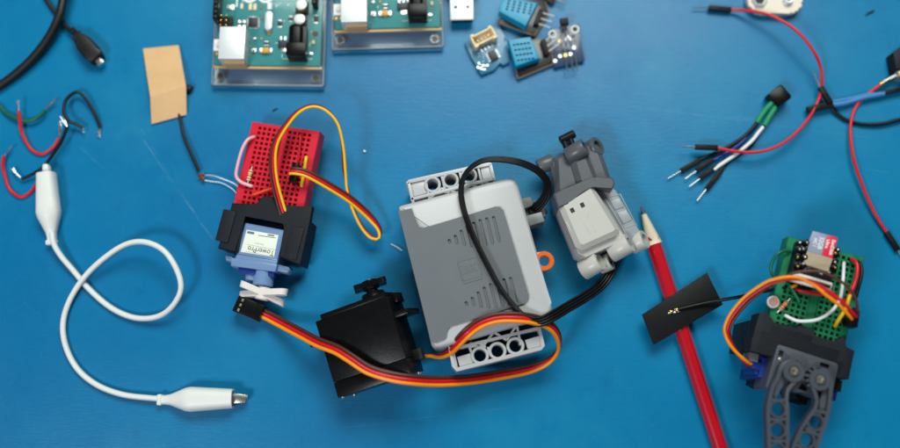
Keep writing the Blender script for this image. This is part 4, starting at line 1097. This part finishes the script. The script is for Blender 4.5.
b = MB(ID, M['wood']); b.rod(A+d*3, A+td*(L1-4.2), 4.0, 1.25, 24); b.build('sharpened_wood', t)
b = MB(ID, M['graphite']); b.rod(A+td*(L1-4.3), A+td*(L1), 1.25, .3, 16); b.build('graphite_tip', t)
t = thing('antenna_patch', 'flat black antenna patch lying across the red pencil', 'antenna', 683, 309)
z = 8.4; ps = [P(707, 272.5, z), P(723, 304.6, z), P(653.7, 345, z), P(642, 314.6, z)]
b = MB(ID, M['black']); b.prism([(p.x, p.y) for p in ps], 7.6, 8.5, .15); b.build('patch', t)
b = MB(ID, M['gold'])
for px_, py_, r_ in ((669, 313.4, .8), (671.5, 311.8, 1.0), (674.5, 312.6, 1.0), (677, 309.5, .9), (679, 311.5, .8), (675.5, 309.2, .7), (681, 308.4, .6)): b.blob(P(px_, py_, 8.9), r_*.9, sc=(1.2, 1, .7), jit=.15, mat=M['gold'] if px_ in (671.5, 677) else M['solder'])
b.build('solder_joint', t)
MB(ID, M['blackwire']).tube(wire([(678, 309.5, 9.2), (690, 306.5, 9.5), (706, 303, 10.5), (722, 300, 12.5), (742, 296.3, 18), (757, 292.8, 26), (771, 290, 33), (786, 287.4, 38)]), .85, 10).build('antenna_cable', t)

# ---------------------------------------------------------------- green breadboard, its parts and the gripper
GF = Frame(815.5, 294.5, 37.5, -16.3)
gb, GX, GY = breadboard('green mini breadboard crowded with wires above the grey gripper', GF, 36, 17, 9.2, M['green_bb'], (815, 290), 4.6, M['green_bb'], [])
t = thing('gripper_holder', 'dark ribbed printed holder under the green breadboard', 'holder', 800, 345)
GZ = 39.5
b = MB(ID, M['print_black'])
hp = [(758.5, 313), (766, 311.8), (771, 317), (773.6, 323.4), (797.5, 329), (798.5, 324), (812.8, 328.7), (815, 336.7), (833.7, 342.5), (840, 337), (845.5, 336.5), (844.7, 346.9), (855, 350.8), (849, 379.5), (838, 378), (826, 373), (779, 358), (763, 354), (750.5, 351), (751.7, 337.5), (755.6, 331)]
b.prism(WL(hp, GZ), 28.4, GZ, .5)
b.prism(WL([(753, 334), (852, 362), (846, 377), (779, 357), (752, 349)], GZ), 3, 28.39)
b.prism(WL([(757, 318), (771, 322), (768, 352), (752, 349)], GZ), 0, 28.38)
b.prism(WL([(836, 348), (853, 353), (848, 377), (832, 374)], GZ), 0, 28.37)
u = Vector((.961, .277)); 
for k in range(14):                                       # fine printed ribs
    c0 = Vector((774, 326))+Vector((-.277, .961))*(k*2.1); a_ = c0+u*(-10 if k > 3 else -2); c_ = c0+u*(77 if k > 7 else 70)
    if k < 3: c_ = c0+u*(40)
    b.strip(WL([(a_.x, a_.y), (c_.x, c_.y)], GZ), (.5), GZ-.2, GZ+.3, bev=.12)
b.build('holder_frame', t)
# module
t = thing('controller_module', 'small black circuit module plugged into the green breadboard', 'circuit board', 815, 262)
MZ = 45.0
b = MB(ID, M['pcb_black'])
b.prism(WL([(799.5, 240), (838.5, 251), (829.5, 290), (790.5, 279)], MZ), MZ-1.2, MZ, .1)
b.build('module_board', t)
b = MB(ID, M['black']); b.prism(WL([(798.5, 241), (802.5, 242), (793, 279), (789.5, 278)], MZ-1.2), 37.6, MZ-1.25); b.prism(WL([(834, 251), (838, 252), (829, 288), (825, 287)], MZ-1.2), 37.6, MZ-1.25); b.build('pin_strip', t)
ug = M['gold']
b = MB(ID, M['black_gloss']); g2 = MB(ID, ug); w2 = MB(ID, M['solder'])
Q = lambda x, y: (770+x/5.6, 225+y/5.6)
for i, (x, y) in enumerate(((168, 102), (203, 97), (163, 135), (190, 140), (160, 176), (194, 181), (153, 226), (186, 228), (375, 140), (371, 168), (366, 203), (361, 240))):
    p = P(*Q(x, y), MZ+1.5); b.cyl(p.x, p.y, MZ-.1, MZ+2.1, 1.45, n=14, bev=.4)
    (g2 if i in (4, 6, 9, 11) else w2).box(p.x+random.uniform(-.7, .5), p.y+random.uniform(-.7, .7), MZ+1.9, .9, .9, .7, rot=random.uniform(0, 90), bev=.2)
b.build('header_post', t); g2.build('gold_pin', t); w2.build('solder_joint', t)
b = MB(ID, M['solder'])
for k in range(26):
    p = P(798+random.uniform(0, 32), 268+random.uniform(-1, 5), MZ); b.box(p.x, p.y-(p.x-165)*.26, MZ, random.uniform(.5, 1.1), random.uniform(.4, .9), .5, rot=-15, bev=.1)
b.build('surface_component', t)
FG = Frame(812, 281, MZ, -15)
b = MB(ID, M['white_pl']); b.prism(WL([(793, 275.5), (795.5, 272), (833, 283), (830.5, 292), (791, 281)], MZ+1.5), MZ+.01, MZ+1.5, .3); rc = b.build('ribbon_socket', t)
b = MB(ID, M['ink']); b.prism(WL([(797, 275.5), (831, 285.3), (830.3, 288), (796.3, 278.2)], MZ+1.9), MZ+1.4, MZ+1.9, .2); b.build('socket_latch', rc)
b = MB(ID, M['slot']); b.prism(WL([(807.2, 251.2), (832.7, 258.6), (828.2, 271.6), (803.5, 264)], MZ+1.9), MZ+.01, MZ+1.9, .25); b.build('card_slot', t)
# memory card
t = thing('memory_card', 'tiny grey and red memory card pushed into the metal slot', 'memory card', 822, 248)
CZ = MZ+1.3
sdp = [(812.6, 230.8), (817, 231.3), (837.3, 236.8), (837.8, 238.5), (832.5, 259.5), (831, 262), (807.5, 254.5), (811.5, 233)]
b = MB(ID, M['sdgrey']); b.prism(WL([(813, 231), (827.3, 234.6), (821, 258), (806.6, 253.5), (809.5, 243.2), (809, 241)], CZ), CZ-.9, CZ, .1); co = b.build('card_body', t)
b = MB(ID, M['sdred']); b.prism(WL([(827.35, 234.6), (836.8, 237.2), (837.7, 238.7), (832, 261.3), (821.1, 258)], CZ), CZ-.9, CZ, .1); b.build('card_stripe', t)
FS = Frame(825, 246, CZ, -106); b = MB(FS.M, M['inkwhite'])
for txt, q, sz, sx in (('SanDisk', (832.2, 247.5), 2.3, 1.0), ('Ultra', (827.3, 243.8), 2.0, 1.0), ('32GB', (820.7, 243), 3.0, .85), ('HC I', (815, 242.2), 2.2, .9)):
    x, y = FS.l(*q); b.text(txt, x, y, .02, sz, 0, sx=sx, ext=.02, bold=.04)
b.build('lettering', co)
# plugged wires
def zg(h=.8): return 37.5+h
G = 'short wires plugged into the breadboards'
seg(GF, '', 'w_white', (785.6, 316), (843.7, 264), .78, 38, mid=[(786, 315.8, 38.5), (792, 319, 40), (800, 321.3, 41), (816, 320, 42), (828, 314, 43), (836, 306, 43.5), (840.5, 297, 43.5), (843, 280, 43), (843.8, 265, 41), (843.8, 263, 38.5)], label='white wire bending in a big L across the green breadboard')
seg(GF, '', 'w_red', (852, 259), (846, 300), .95, 38, mid=[(852, 259.5, 38.5), (855.5, 262, 41), (857.5, 268, 42), (855.5, 281, 42.5), (850, 294, 42.5), (846.5, 301, 40)], label='red wire bowing down the right side of the green breadboard')
seg(GF, '', 'w_red', (796, 289), (846, 303), .85, 38, mid=[(796, 289, 38.5), (800, 290.5, 40), (815, 293.5, 41), (832, 296, 41), (846, 303, 38.5)], label='red wire crossing beneath the servo cable on the green breadboard')
seg(GF, '', 'w_yellow', (852, 288), (835, 326), .9, 38, mid=[(852, 288, 40), (849, 298, 43), (845.5, 309, 43), (838, 321, 41), (835.5, 325.5, 38.5)], label='yellow wire on the right block of the green breadboard')
seg(GF, '', 'blackwire', (858, 262), (856, 296), .85, 38, mid=[(858, 262, 38.5), (861.2, 266, 40), (861.5, 275, 41), (858, 289, 41), (856, 297, 39)], label='black wire bowing off the right edge of the green breadboard')
seg(GF, '', 'w_green', (789.5, 251.6), (776, 280), .75, 38, mid=[(789.5, 251.6, 38.5), (783.5, 251, 41), (777, 254.5, 41.5), (771.5, 264, 40), (771.3, 272, 39), (776, 280, 38.5)], label='dark green wire bulging out of the left side of the green breadboard')
seg(GF, '', 'w_teal', (790, 285), (799, 301), .6, 38, mid=[(790, 285, 38.5), (793.5, 291, 39.6), (799, 301, 38.5)], label='thin green wire beside the striped resistor')
seg(GF, '', 'w_orange', (792.3, 286.8), (795, 285), .8, 38, mid=[(792, 287, 39.4), (796, 285, 40)], label='stub of orange wire just below the black module')
resistor('orange and tan striped resistor beside the round light sensor', (790.2, 298.5), (777.5, 312.5), GF, 1.05, ('resbody', 'resbrown', 'resorange'))
t = thing('light_sensor', 'round pink faced light sensor on the left of the green breadboard', 'sensor', 773.5, 302)
p = P(773.7, 301.8, 40.3); b = MB(ID, M['inkwhite']); b.cyl(p.x, p.y, 38.6, 40.0, 2.75, n=28, bev=.3); b.cur = M['ldr']; b.cyl(p.x, p.y, 39.9, 40.1, 2.45, n=28)
b.build('sensor_disc', t)
b = MB(Matrix.Translation((p.x, p.y, 0)) @ Matrix.Rotation(R(30), 4, 'Z'), M['ldrline']); zz = []
for i in range(7):
    y = -1.65+i*.55; xw = math.sqrt(max(0, 2.1**2-y*y)); zz += [(-xw if i % 2 else xw, y, 40.12), (xw if i % 2 else -xw, y, 40.12)]
b.tube(zz, .14, 6); b.build('sensor_track', t)
b = MB(ID, M['tin']); b.tube([(p.x-1, p.y, 38.7), (p.x-1, p.y, 34)], .25, 6); b.tube([(p.x+1, p.y, 38.7), (p.x+1, p.y, 34)], .25, 6); b.build('lead', t)
# gripper
t = thing('gripper', 'slate grey two fingered gripper mounted below the green breadboard', 'gripper', 800, 390)
BZ = 45.0
GR = M['print_grey']
base = MB(ID, GR)
base.prism(WL([(777.5, 345.5), (779.5, 344.5), (837, 363), (838.7, 365.5), (832, 399), (829.5, 399.5), (803, 391), (797, 393), (775, 385), (767, 389), (765.5, 386.5)], BZ-4), 22, BZ-4, .6)
bo = base.build('base_plate', t)
cut = MB(ID, GR); cut.prism(WL([(779.6, 350), (784, 351.5), (782.5, 356.8), (778, 355.4)], BZ-4), BZ-9, BZ); cut.prism(WL([(820.5, 362), (829.5, 365), (828.7, 369), (819.5, 366)], BZ-4), BZ-9, BZ)
cut.prism(WL([(806, 377), (812, 380), (806, 392), (798, 389)], BZ-4), BZ-9, BZ)
boolean(bo, cut.build('cutter'))
w_ = P(779.8, 359.6, BZ-4)
def finger(outer, inner, holes, webs, hub):
    b = MB(ID, GR); z0, z1 = BZ-3.95, BZ+1.2
    b.strip(WL(spl2(outer), z1), 1.7, z0, z1, bev=.3); b.strip(WL(spl2(inner), z1), 1.5, z0, z1, bev=.3)
    for x, y in holes:
        q = P(x, y, z1); b.ring(q.x, q.y, 4.0, 2.95, z0, z1+.03, 28, bev=.3)
    for w2_ in webs: b.strip(WL(w2_, z1), 1.3, z0, z1-.3, bev=.1)
    q = P(hub[0], hub[1], z1); b.ring(q.x, q.y, 4.9, 2.2, z0, z1+.5, 36, bev=.4)
    b.cyl(q.x, q.y, z0, z1-.6, 4.6, n=30)
    return b, q
def spl2(p): return [(v.x, v.y) for v in spline([(a, b_, 0) for a, b_ in p], 2.5)]
outL = [(795, 361.2), (787, 362), (782, 366), (778.5, 376), (772.5, 389), (768.5, 409), (769, 430), (769.5, 456), (770, 480)]
inL = [(801.5, 376.5), (795, 382), (788.5, 389), (786.7, 399), (787.5, 410), (787.5, 430), (787.5, 456), (787.5, 480)]
hl = [(778.3, 409.5), (778, 430.5), (778, 451.5), (778, 472)]
wl_ = [[(770, 419), (777, 420), (786, 419)], [(770, 399), (778, 401), (786, 400)], [(770, 441), (778, 441), (786, 441)]]
b, q = finger(outL, inL, hl, wl_, (794, 371.7)); 
b.prism(WL([(779, 376), (784.5, 368), (787, 371), (786, 380), (781, 389), (775, 399), (773.5, 395)], BZ-1.5), BZ-3.9, BZ-1.5)
for k in range(5):
    a_ = R(-40+k*24); b.box(q.x+5.2*math.cos(a_), q.y+5.2*math.sin(a_), BZ-3.9, 1.7, 1.1, 4.4, rot=math.degrees(a_), bev=.2)
fo = b.build('finger', t)
def screw(q, par):
    b = MB(ID, M['steel']); z = BZ+.6
    b.lathe(q.x, q.y, [(2.35, z), (2.3, z+1.5), (1.9, z+1.9), (1.1, z+1.95), (.9, z+1.0), (.01, z+.9)], 24)
    for k in range(4): b.box(q.x+1.0*math.cos(k*1.57+.4), q.y+1.0*math.sin(k*1.57+.4), z+1.3, 1.0, .35, .68, rot=math.degrees(k*1.57+.4)+90)
    o = b.build('screw', par)
screw(q, fo)
outR = [(820, 369.5), (826.5, 371), (830.5, 376), (831, 387), (829.5, 405), (825.5, 422), (820.5, 436), (814, 456), (806, 480)]
inR = [(812.5, 385.5), (814.5, 391), (817.2, 398), (816, 407), (809, 417.5), (800, 432), (790.5, 456), (782, 480)]
hr = [(816, 422.5), (807.3, 440.2), (798.6, 458), (789.9, 476)]
b, q = finger(outR, inR, hr, [[(806, 428), (814, 433), (820, 436)], [(814, 410), (820, 412), (827, 413)], [(797, 445), (804, 450), (812, 454)]], (820.3, 380))
b.prism(WL([(823, 390), (828, 384), (827.5, 400), (825, 412), (819, 410), (820, 400)], BZ-1.5), BZ-3.9, BZ-1.5)
for k in range(5):
    a_ = R(110+k*24); b.box(q.x+5.2*math.cos(a_), q.y+5.2*math.sin(a_), BZ-3.9, 1.7, 1.1, 4.4, rot=math.degrees(a_), bev=.2)
fo = b.build('finger', t); screw(q, fo)
b = MB(ID, M['steel']); b.cyl(w_.x, w_.y, BZ-4, BZ-3.6, .8, n=14, bev=.1); b.build('screw', t)
b = MB(ID, M['black']); b.prism(WL([(798, 378), (828, 386), (822, 398), (800, 400), (796, 392)], 24), 0, 21.9, .6); b.prism(WL([(800, 396), (812, 399), (810, 405), (799, 402)], 24), 8, 20, .6); b.build('servo_mount', t)
# its servo
t = thing('micro_servo', 'small blue servo seen left of the gripper beneath the green breadboard', 'servo', 762, 368)
b = MB(ID, M['bluepl']); b.prism(WL([(757, 352), (769, 356), (767.5, 378), (754.5, 374)], 30), 12, 30, .6); b.prism(WL([(753, 360), (762, 362), (760, 371), (751.5, 368)], 32), 14, 32, .6); b.build('servo_case', t)
b = MB(ID, M['bluepl']); b.prism(WL([(762, 357), (769, 359), (767, 380), (758, 377)], 31), 0, 31.5, .6); b.build('gear_case', t)
b = MB(ID, M['mgrey']); b.prism(WL([(750.5, 352), (759.5, 354), (758, 362.5), (750, 361)], 34), 22, 34, .6); b.build('cable_cover', t)
b = MB(ID, M['print_black']); b.prism(WL([(764, 384), (768, 360), (773, 362), (772, 388)], 33), 3, 33, .5); b.build('mounting_bracket', t)
b = MB(ID, M['deep']); b.prism(WL([(836, 379), (843, 381), (841, 392), (834.5, 390)], 30), 16, 30, .5); b.cur = M['bluepl']; b.prism(WL([(830, 388), (838, 391), (836, 401), (829, 399)], 22), 4, 22, .6); b.build('servo_end', t)
for nm, m, pts in (('orange_wire', 'w_orange', [(754, 364.5, 31), (748, 362, 31), (739, 355, 32), (730.5, 345.5, 33), (725.3, 335, 34), (725, 326, 35.5), (731.5, 312.5, 38), (745, 297, 42), (764, 283.5, 47), (775, 279.3, 49.5), (788, 277, 51.5), (799, 278, 52), (813, 284.5, 52), (826, 295, 52), (839, 305, 51), (848.5, 315, 49), (852, 319, 47)]),
                  ('red_wire', 'w_red', [(754, 365.5, 29.5), (748, 364, 29.5), (741, 358, 30.2), (733, 347, 31.5), (728, 336, 32.5), (727.7, 327, 34), (734, 314.5, 36.5), (747, 299.5, 40.5), (765, 286.8, 45.5), (776, 282.3, 48), (788, 279.6, 50.2), (802, 279.6, 51.8), (817, 284.5, 52), (832, 293.5, 52), (844, 303.5, 51.5), (854, 314.5, 49), (856, 316.5, 47.5)]),
                  ('brown_wire', 'w_brown', [(754, 366.5, 28), (749, 366, 28), (742.5, 360.5, 28.6), (735.5, 349, 30), (730.5, 337, 31), (730.3, 328, 32.5), (736.5, 316.5, 35), (749, 302, 39), (765, 289.5, 44), (774, 283, 47.5), (787, 275.5, 50), (800, 272, 51.5), (820, 271.8, 52.5), (838, 279.5, 53), (850, 289.5, 52.5), (856, 299.5, 51.5), (857.5, 311, 49), (858, 314, 47.5)])):
    MB(ID, M[m]).tube(wire(pts), .78 if m != 'w_brown' else .68, 12).build(nm, t)
F2 = Frame(854, 317, 47, 23); b = MB(ID, M['black_gloss']); b.prism(WL([(850.5, 325), (848.5, 317.5), (857, 307), (860.5, 311), (858, 327.5)], 47), 38, 47, .4); b.build('cable_plug', t)
# ---------------------------------------------------------------- lamps and air light
w = bpy.data.worlds.new('World'); scene.world = w; w.use_nodes = True
w.node_tree.nodes['Background'].inputs[0].default_value = (.8, .9, 1, 1)
w.node_tree.nodes['Background'].inputs[1].default_value = .09
def area(name, loc, at, size, sy, power, col):
    l = bpy.data.lights.new(name, 'AREA'); l.shape = 'RECTANGLE'; l.size = size; l.size_y = sy; l.energy = power; l.color = col
    o = bpy.data.objects.new(name, l); C.objects.link(o); o.location = loc
    o.rotation_euler = (Vector(at)-Vector(loc)).to_track_quat('-Z', 'Y').to_euler()
    return o
area('window_light', (-.55, -.68, 1.1), (-.05, 0, 0), .34, .26, 9.4, (.92, .96, 1))
area('far_window_light', (.12, .66, .95), (.03, .08, 0),   .72, .48, 13.0, (.93, 1, .93))
scene.view_settings.view_transform = 'Standard'; scene.view_settings.look = 'None'
scene.view_settings.exposure = 0.0; scene.view_settings.gamma = 1
scene.cycles.max_bounces = 8; scene.cycles.transmission_bounces = 8
scene.cycles.use_denoising = True
